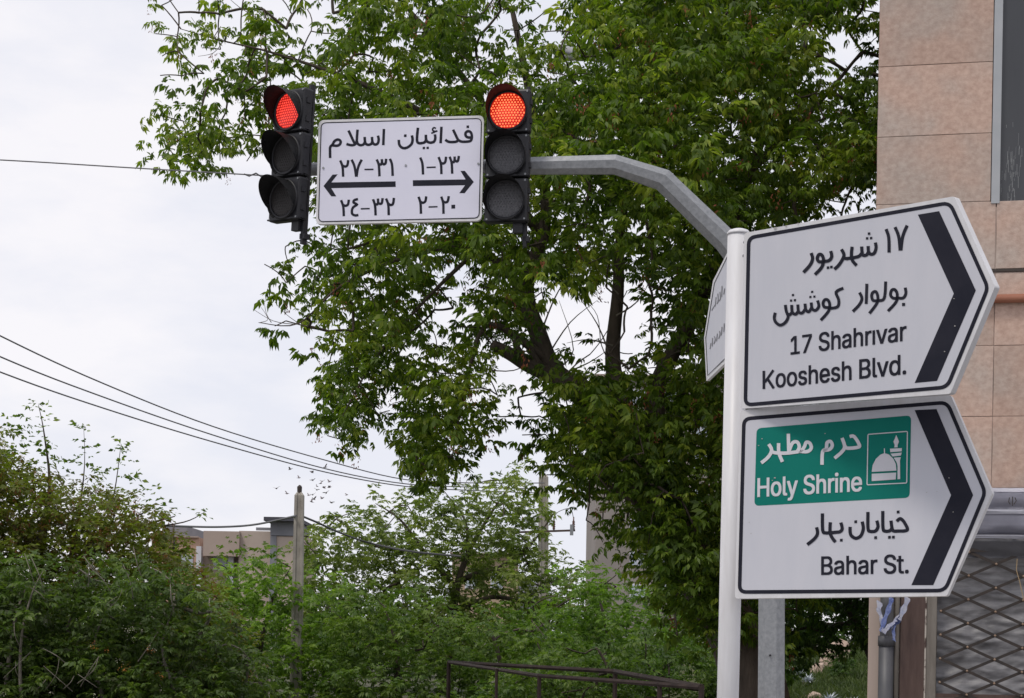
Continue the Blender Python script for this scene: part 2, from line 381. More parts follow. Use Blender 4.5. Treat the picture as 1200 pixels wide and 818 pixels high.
k = Ink(q2, .0016); o_, s_ = (940, 590), 8.889
for st in ([(985, 186), (1020, 158), (1058, 188), (1097, 262), (1075, 284), (1000, 287), (950, 285), (935, 250), (925, 178)],
    [(935, 255), (915, 283), (865, 288), (842, 255), (840, 78)], [(778, 178), (790, 240), (765, 285), (710, 290), (686, 260), (685, 88)],
    [(625, 188), (637, 260), (612, 335), (560, 362), (512, 335), (499, 290), (500, 243)], [(403, 198), (417, 260), (395, 293), (345, 300), (290, 305), (245, 306), (214, 280), (211, 103)],
    [(293, 195), (290, 290), (305, 345), (347, 402)], [(150, 248), (160, 310), (130, 365), (53, 428)]): k.stroke(st, 3.9, o_, s_)
for d in ((1000, 88), (909, 351), (950, 350), (765, 355), (558, 190), (408, 382)): k.dot(*d, 29, o_, s_)
k.done('lettering', M_ink, s2, 'Persian line, Bahar street')
type_line(q2, 'Bahar St.', (962.2, 673.8), (1064.9, 671.8), (962.2, 652), .0018, M_ink, s2, .026)
# scratches and dirt specks on the boards
M_dirt = mat('dried_dirt', (.36, .35, .34), .9)
for q, parent, pts in ((q1, s1, [(908, 267.5, 5), (921, 265, 3), (1118, 350, 2), (1119, 382, 2), (1107, 412, 2), (935, 262, 3)]),
                       (q2, s2, [(878, 612, 1.5), (880, 625, 1.5), (1086, 577, 1.6), (1098, 576, 1.6), (1112, 560, 2), (1117, 600, 1.6), (893, 514, 2), (889, 522, 1.8), (908, 560, 2.4), (905, 563, 1.5), (967, 508, 2)])):
    k = Ink(q, .003)
    for x, y, d in pts:
        k.poly([(x + d / 2 * random.uniform(.6, 1.2) * math.cos(a), y + d / 3 * random.uniform(.6, 1.2) * math.sin(a)) for a in [i * math.tau / 7 for i in range(7)]])
    ob = k.done('dirt_specks', M_dirt, parent); ob['kind'] = 'stuff'

# the board seen edge-on behind the post
class Flat(Quad):
    def __init__(s, c, d): s.c = c; s.n = d.cross(Vector((0, 0, 1))).normalized(); s.n = s.n if s.n.x < 0 else -s.n
g0 = P(852.3, 300, 6.02); q3 = Flat(g0, P(835.5, 300, 6.50) - g0)
t3 = empty('direction_sign', P(858, 287, 6.03), 'narrow white arrow board seen almost edge-on behind the white post', 'direction sign')
out3 = [(852.8, 295), (835.5, 329), (825, 396), (827.8, 446.5), (850.2, 425)]
bm = bmesh.new(); prism(bm, [q3.at(*p) for p in out3], -q3.n * .012); finish(bm, 'board', M_white, t3)
k = Ink(q3, .0006); k.poly([(852.6, 299), (837, 332), (826.7, 396), (829, 440), (850.2, 420)]); k.done('reflective_face', M_face, t3)
k = Ink(q3, .0016); k.stroke([(852.6, 300), (837, 332), (826.9, 396), (829.2, 440), (850.2, 419.5)], .8, smooth=False); k.done('border_line', M_ink, t3)
k = Ink(q3, .0016); k2 = Ink(q3, .0016)
for st in ([(834, 364), (836, 360), (838, 357)], [(838, 359), (839, 348)], [(840, 356), (841.5, 352), (841, 344)], [(842, 353), (844, 350), (843.5, 342)], [(845.5, 348), (846, 335)], [(848, 345), (849, 338)],
    [(832, 409), (833, 402)], [(834.5, 406), (835, 396)], [(836.5, 403), (838, 398), (837, 394)], [(839.5, 400), (840.5, 391)], [(842, 397), (843.5, 392), (843, 388)], [(845, 393), (846, 383)], [(848, 389), (848.6, 379)]):
    (k if st[0][1] < 370 else k2).stroke(st, 1.0)
M_gp = mat('grey_print', (.12, .12, .14), .5)
k.done('lettering', M_gp, t3, 'upper Persian line seen edge-on'); k2.done('lettering', M_gp, t3, 'lower line seen edge-on')

# ================================================================ TRAFFIC MAST WITH ARM
MY = 13.0
mast_pts = [P(905.5, 845, MY), P(905.5, 420, MY), P(893, 340, MY)]
ab = P(905.5, 845, MY); ab = Vector((ab.x, ab.y, .12))
mast = empty('traffic_light_mast', (ab.x, ab.y, .12), 'grey octagonal steel mast with cranked arm reaching over to the traffic lights', 'traffic light mast')
def R(px, Y): return px / 2 / F * Y
bm = bmesh.new()
tube(bm, [ab, P(905.5, 430, MY), P(896, 345, MY), P(851, 283, MY), P(777, 211, MY), P(721, 193, MY + .02), P(618, 194.5, MY + .12)],
     [R(34, MY), R(31, MY), R(31, MY), R(30, MY), R(27.5, MY), R(24, MY), R(21, MY)], 8, twist=.2)
finish(bm, 'mast_and_arm', M_galv, mast)
bm = bmesh.new(); tube(bm, [P(619, 194.5, MY + .12), P(500, 196, MY + .26), P(359, 198.5, MY + .42)], [R(17, MY), R(16.5, MY), R(16, MY)], 12); finish(bm, 'arm_end', M_galv, mast, True)
bm = bmesh.new(); box(bm, ab.x - .22, ab.x + .22, ab.y - .22, ab.y + .22, .12, .145); finish(bm, 'base_plate', M_galv, mast)
hp = P(902.7, 768, MY - .118); bm = bmesh.new(); tube(bm, [hp, hp + Vector((0, .02, 0))], .008, 8); finish(bm, 'bolt_hole', M_black, mast)
hh = P(904, 330 + 500, MY)
# ---- name board on the arm
q4 = Quad([(373.4, 140.8), (567.2, 135.2), (564.4, 258.6), (370, 263)], 13.1)
t4 = empty('street_name_sign', q4.at(373, 263), 'white name board with house numbers and two arrows hanging between the traffic lights', 'street name sign')
bm = bmesh.new(); prism(bm, [q4.at(x, y) for x, y in rounded([(373.4, 140.8), (567.2, 135.2), (564.4, 258.6), (370, 263)], 7)], -q4.n * .03); finish(bm, 'board', M_white, t4)
k = Ink(q4, .001); k.poly(rounded([(376.5, 144), (564.2, 138.8), (561.4, 255.4), (373.2, 259.8)], 6)); k.done('reflective_face', M_facel, t4)
k = Ink(q4, .002); k.stroke(rounded([(376.5, 144), (564.2, 138.8), (561.4, 255.4), (373.2, 259.8)], 6), 1.15, smooth=False, closed=True); k.done('border_line', M_ink, t4)
k = Ink(q4, .002); o_, s_ = (470, 140), 13.333
for st in ([(1090, 283), (1035, 277), (1007, 245), (1012, 205), (1048, 183), (1085, 197), (1104, 240), (1103, 300), (1080, 336), (1020, 347), (940, 345), (890, 318)],
    [(812, 158), (840, 215), (870, 280), (886, 315), (865, 345), (790, 353), (735, 345), (690, 316)], [(631, 113), (618, 372)],
    [(528, 232), (535, 290), (515, 345), (460, 362), (410, 345), (390, 300), (387, 238)], [(390, 300), (375, 350), (320, 370), (275, 368), (250, 335), (252, 240), (264, 128)],
    [(168, 248), (180, 310), (165, 380), (110, 430), (50, 449), (0, 430), (-30, 385), (-35, 318)]): k.stroke(st, 3.15, o_, s_)
for st in ([(545, 140), (515, 128), (492, 150), (505, 180), (560, 182)], [(472, 216), (568, 176)]): k.stroke(st, 1.9, o_, s_)
for d in ((1042, 113), (65, 252)): k.dot(*d, 40, o_, s_)
for d in ((356, 445), (416, 444)): k.dot(*d, 38, o_, s_)
k.done('lettering', M_ink, t4, 'Persian word Fadaiyan')
k = Ink(q4, .002); o_ = (380, 140)
for st in ([(932, 148), (922, 402)], [(378, 172), (415, 250), (462, 350), (482, 378)], [(520, 158), (512, 260), (505, 340), (478, 390), (420, 402), (346, 383)],
    [(838, 252), (850, 310), (838, 370), (800, 392), (765, 375), (750, 330), (745, 272)], [(750, 340), (735, 380), (690, 396), (650, 380), (635, 335), (631, 272)], [(635, 345), (615, 388), (565, 402), (525, 380), (508, 335)],
    [(92, 602), (90, 500), (94, 430), (130, 390), (158, 340), (205, 314), (245, 326), (256, 358), (235, 395), (190, 410), (110, 402)]): k.stroke(st, 3.1, o_, s_)
k.done('lettering', M_ink, t4, 'Persian word Eslam')
KN = {(g, h): Ink(q4, .002) for g in (375, 475) for h in (0, 1)}
def kst(st, w_): KN[(o_[0], int(st[0][1] > 400))].stroke(st, w_, o_, s_)
o_, s_ = (375, 180), 10.22
for st in ([(242, 82), (264, 135), (273, 185), (277, 277)], [(265, 140), (300, 155), (328, 138), (338, 78)], [(378, 72), (412, 150), (433, 277)], [(500, 72), (458, 160), (437, 277)],
    [(678, 70), (700, 120), (708, 180), (712, 272)], [(700, 125), (730, 130), (742, 100), (740, 66)], [(742, 110), (765, 128), (785, 112), (792, 62)], [(836, 62), (862, 130), (870, 267)],
    [(252, 557), (270, 605), (281, 655), (285, 750)], [(272, 612), (305, 625), (335, 608), (345, 552)], [(455, 545), (412, 557), (402, 585), (442, 610), (400, 640), (382, 680), (387, 722), (420, 740), (460, 735)],
    [(635, 546), (654, 600), (662, 650), (666, 740)], [(655, 605), (685, 608), (695, 580), (694, 538)], [(697, 590), (722, 602), (741, 588), (750, 533)], [(790, 538), (812, 590), (820, 640), (823, 737)], [(812, 595), (845, 615), (874, 600), (885, 530)]): kst(st, 2.95)
for st in ([(532, 190), (640, 188)], [(488, 661), (596, 658)]): kst(st, 1.7)
o_ = (475, 175)
for st in ([(178, 98), (204, 170), (212, 302)], [(398, 92), (420, 150), (429, 200), (432, 297)], [(417, 155), (450, 170), (478, 150), (488, 88)], [(530, 88), (551, 145), (558, 200), (561, 292)],
    [(550, 150), (580, 152), (590, 120), (590, 86)], [(592, 130), (615, 145), (632, 130), (641, 78)], [(158, 568), (176, 620), (184, 670), (187, 772)], [(176, 625), (210, 640), (240, 620), (250, 563)],
    [(430, 566), (448, 620), (455, 665), (457, 772)], [(448, 622), (482, 635), (508, 620), (520, 560)]): kst(st, 2.95)
for st in ([(254, 217), (364, 213)], [(278, 690), (386, 687)]): kst(st, 1.7)
KN[(475, 1)].dot(574, 686, 46, o_, s_)
for (g, h), k in KN.items(): k.done('house_numbers', M_ink, t4, {(375, 0): 'Persian numbers 27-31', (375, 1): 'Persian numbers 24-32', (475, 0): 'Persian numbers 1-23', (475, 1): 'Persian numbers 2-20'}[(g, h)])
for pts, og in (([(42, 388), (150, 252), (212, 248), (135, 345), (905, 332), (907, 399), (135, 414), (195, 512), (135, 512)], (375, 180)),
                ([(820, 390), (712, 258), (660, 258), (722, 360), (90, 370), (90, 440), (715, 430), (645, 525), (710, 525)], (475, 175))):
    k = Ink(q4, .002); k.poly(pts, og, 10.22); k.done('printed_arrow', M_ink, t4)
for (x, y) in ((475.6, 194), (379, 197), (560.5, 192)):
    bm = bmesh.new(); c = q4.at(x, y, .001); tube(bm, [c, c + q4.n * .006], .009, 8); finish(bm, 'bolt', M_galv, t4)

# ---- signal heads
M_red = mat('lit_red_lens', (.3, .01, .01), .4, emit=(1, .03, .012), estr=.40)
M_led = mat('glowing_led', (.5, .05, .02), .4, emit=(1, .16, .06), estr=2.0)
M_red2 = mat('lit_red_lens_oblique', (.3, .01, .01), .4, emit=(1, .02, .015), estr=.30)
M_led2 = mat('glowing_led_oblique', (.5, .05, .02), .4, emit=(1, .075, .05), estr=1.2)
M_lens = mat('unlit_lens', (.06, .06, .068), .5, var=.2, scale=60, col2=(.13, .13, .145), bump=.6, bscale=140)
def signal(cx, cy, Y, yaw, tilt, label, m_led, m_bg, m_off=None):
    m_off = m_off or M_lens
    c = P(cx, cy, Y); t = empty('traffic_light', c, label, 'traffic light', 'red traffic lights hanging from the arm'); t.rotation_euler = (0, tilt, yaw)
    S = .336; Wd = .335; Dp = .10; Rl = .136
    def add(bm, name, m, smooth=False, parent=t):
        bmesh.ops.recalc_face_normals(bm, faces=bm.faces); me = bpy.data.meshes.new(name); bm.to_mesh(me); bm.free()
        if smooth:
            for p in me.polygons: p.use_smooth = True
        return link(name, me, m, parent)
    for i, z in enumerate((S, 0, -S)):
        bm = bmesh.new(); vs = box(bm, -Wd / 2, Wd / 2, 0, Dp, z - S / 2 + .003, z + S / 2 - .003)
        bmesh.ops.bevel(bm, geom=bm.edges[:], offset=.018, segments=2, affect='EDGES', profile=.5)
        hs = add(bm, 'housing', M_black)
        bm = bmesh.new(); box(bm, -Wd / 2 - .004, Wd / 2 + .004, -.004, .02, z - S / 2 + .012, z - S / 2 + .022); add(bm, 'housing_lip', M_black, parent=hs)
        for zz_ in (-.07, .07):
            bm = bmesh.new(); box(bm, Wd / 2 - .002, Wd / 2 + .012, .02, .06, z + zz_ - .02, z + zz_ + .02); add(bm, 'hinge', M_black, parent=hs)
        # retaining ring
        bm = bmesh.new(); n = 40; rr = [(Rl + .018, 0), (Rl + .018, -.016), (Rl, -.016), (Rl, -.002)]
        rings = [[bm.verts.new((r * math.cos(a), y - .0, z + r * math.sin(a))) for a in [q * math.tau / n for q in range(n)]] for r, y in rr]
        for r0, r1 in zip(rings, rings[1:]):
            for q in range(n): bm.faces.new((r0[q], r0[(q + 1) % n], r1[(q + 1) % n], r1[q]))
        add(bm, 'lens_ring', M_black, True)
        bm = bmesh.new(); prev = None; cv = bm.verts.new((0, -.02, z))
        for r, y in ((.05, -.0185), (.1, -.014), (Rl + .001, -.004)):
            ring = [bm.verts.new((r * math.cos(a), y, z + r * math.sin(a))) for a in [q * math.tau / n for q in range(n)]]
            for q in range(n):
                if prev is None: bm.faces.new((cv, ring[q], ring[(q + 1) % n]))
                else: bm.faces.new((prev[q], prev[(q + 1) % n], ring[(q + 1) % n], ring[q]))
            prev = ring
        lens = add(bm, 'lens', m_bg if i == 0 else m_off, True)
        if i == 0: lens['label'] = 'lit red lens made of small glowing dots'
        bm = bmesh.new()
        pitch = .0225
        for a in range(-7, 8):
            for b in range(-7, 8):
                x = (a + (b % 2) * .5) * pitch; zz = b * pitch * .87
                rad = math.hypot(x, zz)
                if rad < Rl - .007:
                    yy = -.0225 + .018 * (rad / Rl) ** 2; dr = .0076
                    ring = [bm.verts.new((x + dr * math.cos(q), yy, z + zz + dr * math.sin(q))) for q in [j * math.tau / 6 for j in range(6)]]
                    tip = bm.verts.new((x, yy - .004, z + zz))
                    for j in range(6): bm.faces.new((ring[j], ring[(j + 1) % 6], tip))
        dots = add(bm, 'led_dots' if i == 0 else 'lens_prisms', m_led if i == 0 else m_off, parent=lens); dots['kind'] = 'stuff'
        # visor: long on top, cut back below
        bm = bmesh.new(); n = 44; rows = []
        for q in range(n + 1):
            a = -math.radians(62) + (math.radians(304)) * q / n   # from lower right over the top to lower left
            if a > math.radians(242): a = math.radians(242)
            s_ = max(0.0, (math.sin(a) + .35) / 1.35); ln = .02 + .165 * s_ ** .85
            r0 = Rl + .012
            rows.append((r0 * math.cos(a), r0 * math.sin(a), ln))
        for r_in in (0,):
            A = [bm.verts.new((x, -.012, z + y)) for x, y, l in rows]; Mid = [bm.verts.new((x * 1.02, -.012 - l * .5, z + y * 1.02 - .004)) for x, y, l in rows]; B = [bm.verts.new((x * 1.05, -.012 - l, z + y * 1.05 - .01)) for x, y, l in rows]
            for U, V_ in ((A, Mid), (Mid, B)):
                for q in range(n): bm.faces.new((U[q], U[q + 1], V_[q + 1], V_[q]))
        bmesh.ops.solidify(bm, geom=bm.faces[:], thickness=.004)
        add(bm, 'visor', M_visor, True)
        for sx, sz in ((.145, .145), (-.145, .145), (.145, -.145), (-.145, -.145)):
            bm = bmesh.new(); tube(bm, [(sx, .004, z + sz), (sx, -.006, z + sz)], .008, 6); add(bm, 'screw', M_galv, parent=hs)
    bm = bmesh.new(); box(bm, Wd / 2 - .045, Wd / 2 - .02, Dp - .02, Dp + .03, -1.5 * S - .17, 1.5 * S + .035); box(bm, Wd / 2 - .12, Wd / 2 - .045, Dp - .05, Dp + .0, -1.5 * S - .07, -1.5 * S + .01); box(bm, Wd / 2 - .055, Wd / 2 + .0, Dp - .02, Dp + .04, -1.5 * S - .13, -1.5 * S - .09)
    add(bm, 'mounting_bracket', M_black)
    bm = bmesh.new(); box(bm, -.05, .05, Dp - .002, Dp + .1, .0, .1); add(bm, 'arm_clamp', M_galv)
    return t
signal(594, 182, 12.90, math.radians(-11), .006, 'right traffic light facing the camera with its glowing red top lens', M_led, M_red)
signal(335.5, 181.5, 13.10, math.radians(-39), .058, 'left traffic light turned to the side, red on top, beside the open sky', M_led2, M_red2, mat('unlit_lens_oblique', (.022, .02, .021), .5, spec=.25, var=.2, scale=60, col2=(.04, .037, .038)))  # dimmer look of the obliquely seen unlit lenses is put into their colour

# ---- wires
def wire(pts, r, label, group=None, m=M_wire, k=6):
    p3 = spline([tuple(P(*p)) for p in pts], k); bm = bmesh.new(); tube(bm, p3, r, 5)
    return tag(finish(bm, 'overhead_cable', m), label, 'cable', group)
wire([(-250, 176, 13.3), (0, 187.5, 13.3), (150, 196.5, 13.3), (312, 206, 13.2)], .0055, 'thin cable running from the left frame edge to the left traffic light')
bm = bmesh.new(); p_ = [P(x, y, 13.15) for x, y in ((286, 204), (292, 206.5), (300, 203), (306, 207), (312, 205))]; tube(bm, p_, .006, 5)
tag(finish(bm, 'cable_tie', M_rubber), 'small knotted cable end just left of the left traffic light', 'cable tie')
for i, (a, b, c, lab) in enumerate(((393, 475, 562, 'topmost of the three overhead cables sloping down to the right'), (417, 487, 566, 'middle one of the three overhead cables sloping to the right'), (435.5, 499, 569, 'lowest of the three overhead cables sloping down to the right'))):
    if i == 0: pts = [(-200, 290, 32), (0, 393.5, 37), (120, 449, 41), (250, 500, 46), (380, 539, 52), (475, 562, 57), (560, 566, 59), (638, 566, 60.4)]
    elif i == 1: pts = [(-200, 325, 32), (0, 418, 37), (120, 465, 41), (250, 510, 46), (380, 549, 52), (475, 567, 57), (560, 571, 59), (638, 573, 60.4)]
    else: pts = [(-200, 355, 32), (0, 436, 37), (120, 478, 41), (250, 518, 46), (380, 553, 52), (475, 570, 57), (560, 575, 59), (638, 578, 60.4)]
    wire(pts, .019, lab, 'three parallel overhead cables')

# ================================================================ BUILDING ON THE RIGHT
AL = math.radians(12); WO = P(1023.7, 400, 16.0); WO = Vector((WO.x, WO.y, 0)); WD = Vector((math.cos(AL), -math.sin(AL), 0)); WN = Vector((-math.sin(AL), -math.cos(AL), 0))
MW = Matrix(((WD.x, -WN.x, 0, WO.x), (WD.y, -WN.y, 0, WO.y), (0, 0, 1, 0), (0, 0, 0, 1)))   # local: x along the wall, y into the wall, z up
MWi = MW.inverted()
def wp(px, py, off=0.0):
    p = MWi @ on_plane(px, py, WO + WN * off, WN); return p.x, p.z
bld = empty('stone_clad_building', WO, 'building corner clad in pinkish travertine slabs with a dark window and red pipe', 'building')
bld.matrix_world = MW
bld_rot = bld
def wbox(name, m, x0, x1, y0, y1, z0, z1, parent=None, bevel=0.0, label=None):
    b_ = bmesh.new(); cx, cy, cz = (x0 + x1) / 2, (y0 + y1) / 2, (z0 + z1) / 2
    box(b_, x0 - cx, x1 - cx, y0 - cy, y1 - cy, z0 - cz, z1 - cz)
    if bevel: bmesh.ops.bevel(b_, geom=b_.edges[:], offset=bevel, segments=1, affect='EDGES')
    bmesh.ops.recalc_face_normals(b_, faces=b_.faces); me = bpy.data.meshes.new(name); b_.to_mesh(me); b_.free()
    o = link(name, me, m); o.parent = parent or bld; o.location = Vector((cx, cy, cz)) - (Vector(parent.location) if parent else Vector((0, 0, 0)))
    if label: o['label'] = label
    return o
M_mort = mat('joint_mortar', (.42, .34, .30), .9)
zj = [wp(1165, y)[1] for y in (572, 488, 405, 319.5, 235.5, 155.5, 72)]
pit = zj[-1] - zj[-2]; zj += [zj[-1] + pit * i for i in range(1, 4)]
s1x = wp(1164, 440)[0]; wx0 = wp(1163, 150)[0]
zw = wp(1180, 238)[1]
ZT = zj[-1]
wbox('wall', M_mort, .006, wx0 - .02, .006, 7, zj[0] + .001, ZT - .01)
wbox('wall', M_mort, .006, .56, .03, 7, 0, zj[0])
wbox('wall', M_mort, wx0 - .02, 7, .006, 7, zj[0] + .002, zw - .03)
wbox('wall', M_mort, wx0 - .021, 7, .9, 7, zj[0] + .002, ZT - .01)
wbox('wall', M_mort, .561, 7, .9, 7, .0, zj[0])
xs = [0, s1x, 2 * s1x, 3 * s1x, 4 * s1x, 5 * s1x]
for r in range(len(zj) - 1):
    z0, z1 = zj[r], zj[r + 1]
    for c in range(5):
        x0, x1 = xs[c], xs[c + 1]
        if r >= 4 and c > 0: continue
        if r >= 4: x1 = wx0 - .004
        pr = random.uniform(0, .004)
        if r == 3:   # thin course above the groove keeps its own height
            wbox('stone_slab', M_stone, x0 + .004, x1 - .004, -pr, .028, z0 + .035, z1 - .004, bevel=.003)
        else:
            wbox('stone_slab', M_stone, x0 + .002, x1 - .002, -pr, .028, z0 + .002, z1 - .002, bevel=.003)
    for c in range(5):     # the return face towards the trees
        y0 = .032 + c * 1.1
        wbox('stone_slab', M_stone, 0.0, .028, y0 + .003, y0 + 1.097, z0 + .003, z1 - .003, bevel=.003)
# slabs beside the shopfront below
for r in range(5):
    z0 = zj[0] - pit * (r + 1)
    if z0 + pit < .2: break
    for c in range(5): wbox('stone_slab', M_stone, 0.0, .028, .032 + c * 1.1 + .003, .032 + c * 1.1 + 1.097, max(z0, .13) + .003, z0 + pit - .003, bevel=.003)
# dark strip marking the groove, and red pipe
M_dark = mat('dark_strip', (.05, .04, .035), .8)
wbox('groove_strip', M_dark, .2, 6.2, -.012, .02, zj[3] + .006, zj[3] + .03)
M_pipe = mat('red_oxide_paint', (.27, .10, .06), .55, var=.25, scale=7, col2=(.34, .14, .085), bump=.1)
zp = wp(1185, 351)[1]; b_ = bmesh.new(); tube(b_, [(.3, -.05, zp), (6.4, -.05, zp)], .04, 14); bmesh.ops.recalc_face_normals(b_, faces=b_.faces)
me = bpy.data.meshes.new('red_pipe'); b_.to_mesh(me); b_.free()
for p in me.polygons: p.use_smooth = True
pp = link('red_pipe', me, M_pipe); pp.parent = bld
# window
M_alu = mat('grey_window_frame', (.33, .35, .37), .45, .3, var=.3, scale=5, col2=(.40, .41, .43))
def glass_mat():
    m = mat('dark_dusty_glass', (.035, .038, .045), .16, spec=.5, var=.25, scale=1.2, col2=(.055, .058, .066), stretch=(3, 1, .35)); return m
M_glass = glass_mat()
wz1 = ZT - .02
fr = wbox('window_frame', M_alu, wx0, wx0 + .075, -.01, .10, zw, wz1, label='grey metal window frame')
fr2 = wbox('window_frame', M_alu, wx0 + 2.2, wx0 + 2.275, -.01, .10, zw, wz1); 
wbox('window_sill', M_alu, wx0 + .077, wx0 + 2.198, .03, .10, zw - .0, zw + .012)
wbox('window_pane', M_glass, wx0 + .077, wx0 + 2.198, .055, .065, zw + .014, wz1)
wbox('window_curtain', mat('grey_curtain', (.16, .16, .165), .9, var=.2, scale=5, col2=(.07, .07, .08), stretch=(8, 1, .4)), wx0 + .02, wx0 + 2.25, .2, .22, zw + .002, wz1)
wbox('inner_sill', M_mort, wx0 - .018, wx0 + 2.3, .11, .88, zw - .028, zw - .002)
wbox('wall', M_stone, wx0 + 2.28, 7, .0, .88, zw + .002, ZT)
# scratches on the glass
M_scr = mat('pale_scratches', (.28, .29, .30), .7)
b_ = bmesh.new()
for i in range(60):
    x = wp(random.gauss(1186, 5.5), 200)[0]; z = zw + abs(random.gauss(.25, .18)); h = random.uniform(.01, .12)
    x = max(x, wx0 + .09); wq = random.uniform(.0012, .003); a = random.uniform(-.03, .03)
    b_.faces.new([b_.verts.new(v) for v in ((x, .0535, z), (x + wq, .0535, z), (x + wq + a * h, .0535, z + h), (x + a * h, .0535, z + h))])
me = bpy.data.meshes.new('glass_scratches'); b_.to_mesh(me); b_.free(); sc_ = link('glass_scratches', me, M_scr); sc_.parent = bld; sc_['kind'] = 'stuff'

# shopfront: posts, tarpaulin, lattice gate, folded awning
M_rust = mat('rusty_brown_paint', (.045, .022, .018), .6, var=.22, scale=5, col2=(.09, .055, .045), bump=.2, bscale=30, stretch=(4, 4, .6))
M_gpost = mat('grimy_grey_post', (.12, .105, .09), .7, var=.2, scale=6, col2=(.19, .17, .15), bump=.2, stretch=(3, 3, .5))
M_drain = mat('dark_drain_plastic', (.05, .052, .058), .5, var=.2, scale=4, col2=(.08, .08, .09))
def wx(px, py=760, off=0.0): return wp(px, py, off)[0]
gate_z1 = wp(1150, 652)[1]
colm = wbox('steel_column', M_rust, wx(1055), wx(1083), -.04, .14, .12, zj[0] - .004, label='dark red-brown steel column')
wbox('paint_strip', mat('flaking_cream_paint', (.40, .36, .32), .8, var=.06, scale=14, col2=(.06, .035, .03), stretch=(1, 1, .7)), wx(1083) + .001, wx(1083) + .016, -.043, .02, .12, zj[0] - .006)
fp = wbox('door_post', M_gpost, wx(1083) + .018, wx(1097), -.03, .10, .12, zj[0] - .006)
dp = empty('drain_pipe', MW @ Vector((wx(1038), -.02, .12)), 'dark drainpipe with grey upper sleeve at the building corner', 'drainpipe')
def tub_w(name, m, pts, r, n, parent, smooth=True):
    b_ = bmesh.new(); tube(b_, [MW @ Vector(p) for p in pts], r, n); return finish(b_, name, m, parent, smooth)
xd = wx(1038.5)
tub_w('lower_pipe', M_drain, [(xd, -.06, .12), (xd, -.06, wp(1038, 755)[1])], .07, 14, dp)
tub_w('coupling', M_drain, [(xd, -.06, wp(1038, 757)[1]), (xd, -.06, wp(1038, 745)[1])], .078, 14, dp)
tub_w('upper_sleeve', mat('grey_sleeve', (.30, .30, .31), .5, var=.15, scale=4, col2=(.16, .16, .17)), [(xd, -.06, wp(1038, 745)[1]), (xd, -.06, 3.6)], .062, 14, dp)
xe = wx(1050.5)
eb = tub_w('side_conduit', M_gpost, [(xe, -.05, .12), (xe, -.05, 3.6)], .024, 8, dp)
# ribbon
M_rib_b = mat('blue_plastic_ribbon', (.08, .12, .38), .5, var=.2, scale=30, col2=(.3, .36, .6)); M_rib_w = mat('white_plastic_ribbon', (.6, .6, .66), .5, var=.2, scale=25, col2=(.35, .38, .55))
rb = empty('plastic_ribbon', MW @ Vector((xd, -.16, wp(1036, 735)[1])), 'blue and white plastic ribbon knotted around the drainpipe', 'ribbon')
def ribbon(name, m, pts, wdt):
    b_ = bmesh.new(); pr = None
    P3 = spline([(*wp(x, y, .16 + d), d) for x, y, d in pts], 4)
    for i, (x, z, d) in enumerate(P3):
        wv = wdt * (1 + .3 * math.sin(i * 1.7)); t = i * .5
        a = MW @ Vector((x - wv * .5, -.16 - d + .012 * math.sin(t), z + wv * .35)); c = MW @ Vector((x + wv * .5, -.16 - d - .012 * math.sin(t), z - wv * .35))
        cur = (b_.verts.new(a), b_.verts.new(c))
        if pr: b_.faces.new((pr[0], pr[1], cur[1], cur[0]))
        pr = cur
    bmesh.ops.solidify(b_, geom=b_.faces[:], thickness=.002); return finish(b_, name, m, rb, True)
ribbon('blue_strand', M_rib_b, [(1045, 700, 0), (1042, 712, .01), (1036, 728, .02), (1033, 741, .02), (1041, 735, .03), (1053, 727, .02), (1058, 712, 0)], .035)
ribbon('white_strand', M_rib_w, [(1064, 700, 0), (1060, 712, .02), (1053, 725, .02), (1043, 734, .035), (1034, 741, .03)], .04)
ribbon('white_loop', M_rib_w, [(1031, 705, 0), (1030, 716, .02), (1034, 728, .01), (1034, 740, .02)], .045)
ribbon('blue_tail', M_rib_b, [(1048, 730, .02), (1047, 740, .03), (1048, 751, .02)], .028)
# tarpaulin
M_tarp = mat('crumpled_grey_tarpaulin', (.10, .098, .105), .5, spec=.5, var=.16, scale=5, col2=(.32, .315, .33), stretch=(.5, 1, 2.2), bump=.3, bscale=9, dist=.02)  # lighter streaks in the colour imitate highlights on the creases
tx0, tx1 = wx(1097) + .01, 6.0; NX, NZ = 260, 130; V = []; Qs = []
for j in range(NZ + 1):
    for i in range(NX + 1):
        x = tx0 + (tx1 - tx0) * i / NX; z = .12 + (gate_z1 + .1 - .12) * j / NZ
        y = .14 + .03 * abs(mnoise.noise(Vector((x * 2.6 + 2 * z, z * 12, 4)))) ** .5 + .02 * abs(mnoise.noise(Vector((x * 7 - 6 * z, z * 17, 5)))) + .07 * mnoise.noise(Vector((x * 1.3, z * 3.4, 3))) + .035 * abs(mnoise.noise(Vector((x * 2.1 + z, z * 7, 8)))) + .015 * mnoise.noise(Vector((x * 9, z * 11, 1)))
        V.append(MW @ Vector((x, y, z)))
for j in range(NZ):
    for i in range(NX): a = j * (NX + 1) + i; Qs.append((a, a + 1, a + NX + 2, a + NX + 1))
gate = empty('lattice_gate', MW @ Vector((tx0, 0, .12)), 'closed folding lattice gate of dark flat bars with rusty rivets under the awning', 'gate')
tp = empty('tarpaulin', MW @ Vector((tx0, .13, .12)))
bpy.data.objects.remove(tp)
me = np_mesh('tarpaulin', [tuple(v) for v in V], Qs)
for p in me.polygons: p.use_smooth = True
tp = link('tarpaulin', me, M_tarp); tag(tp, 'crumpled grey plastic tarpaulin hung behind the lattice gate', 'tarpaulin')
M_bar = mat('dark_iron_bar', (.016, .013, .013), .7, var=.2, scale=12, col2=(.04, .028, .022)); M_riv = mat('rusty_rivet', (.20, .13, .09), .8, var=.2, scale=30, col2=(.30, .22, .16))
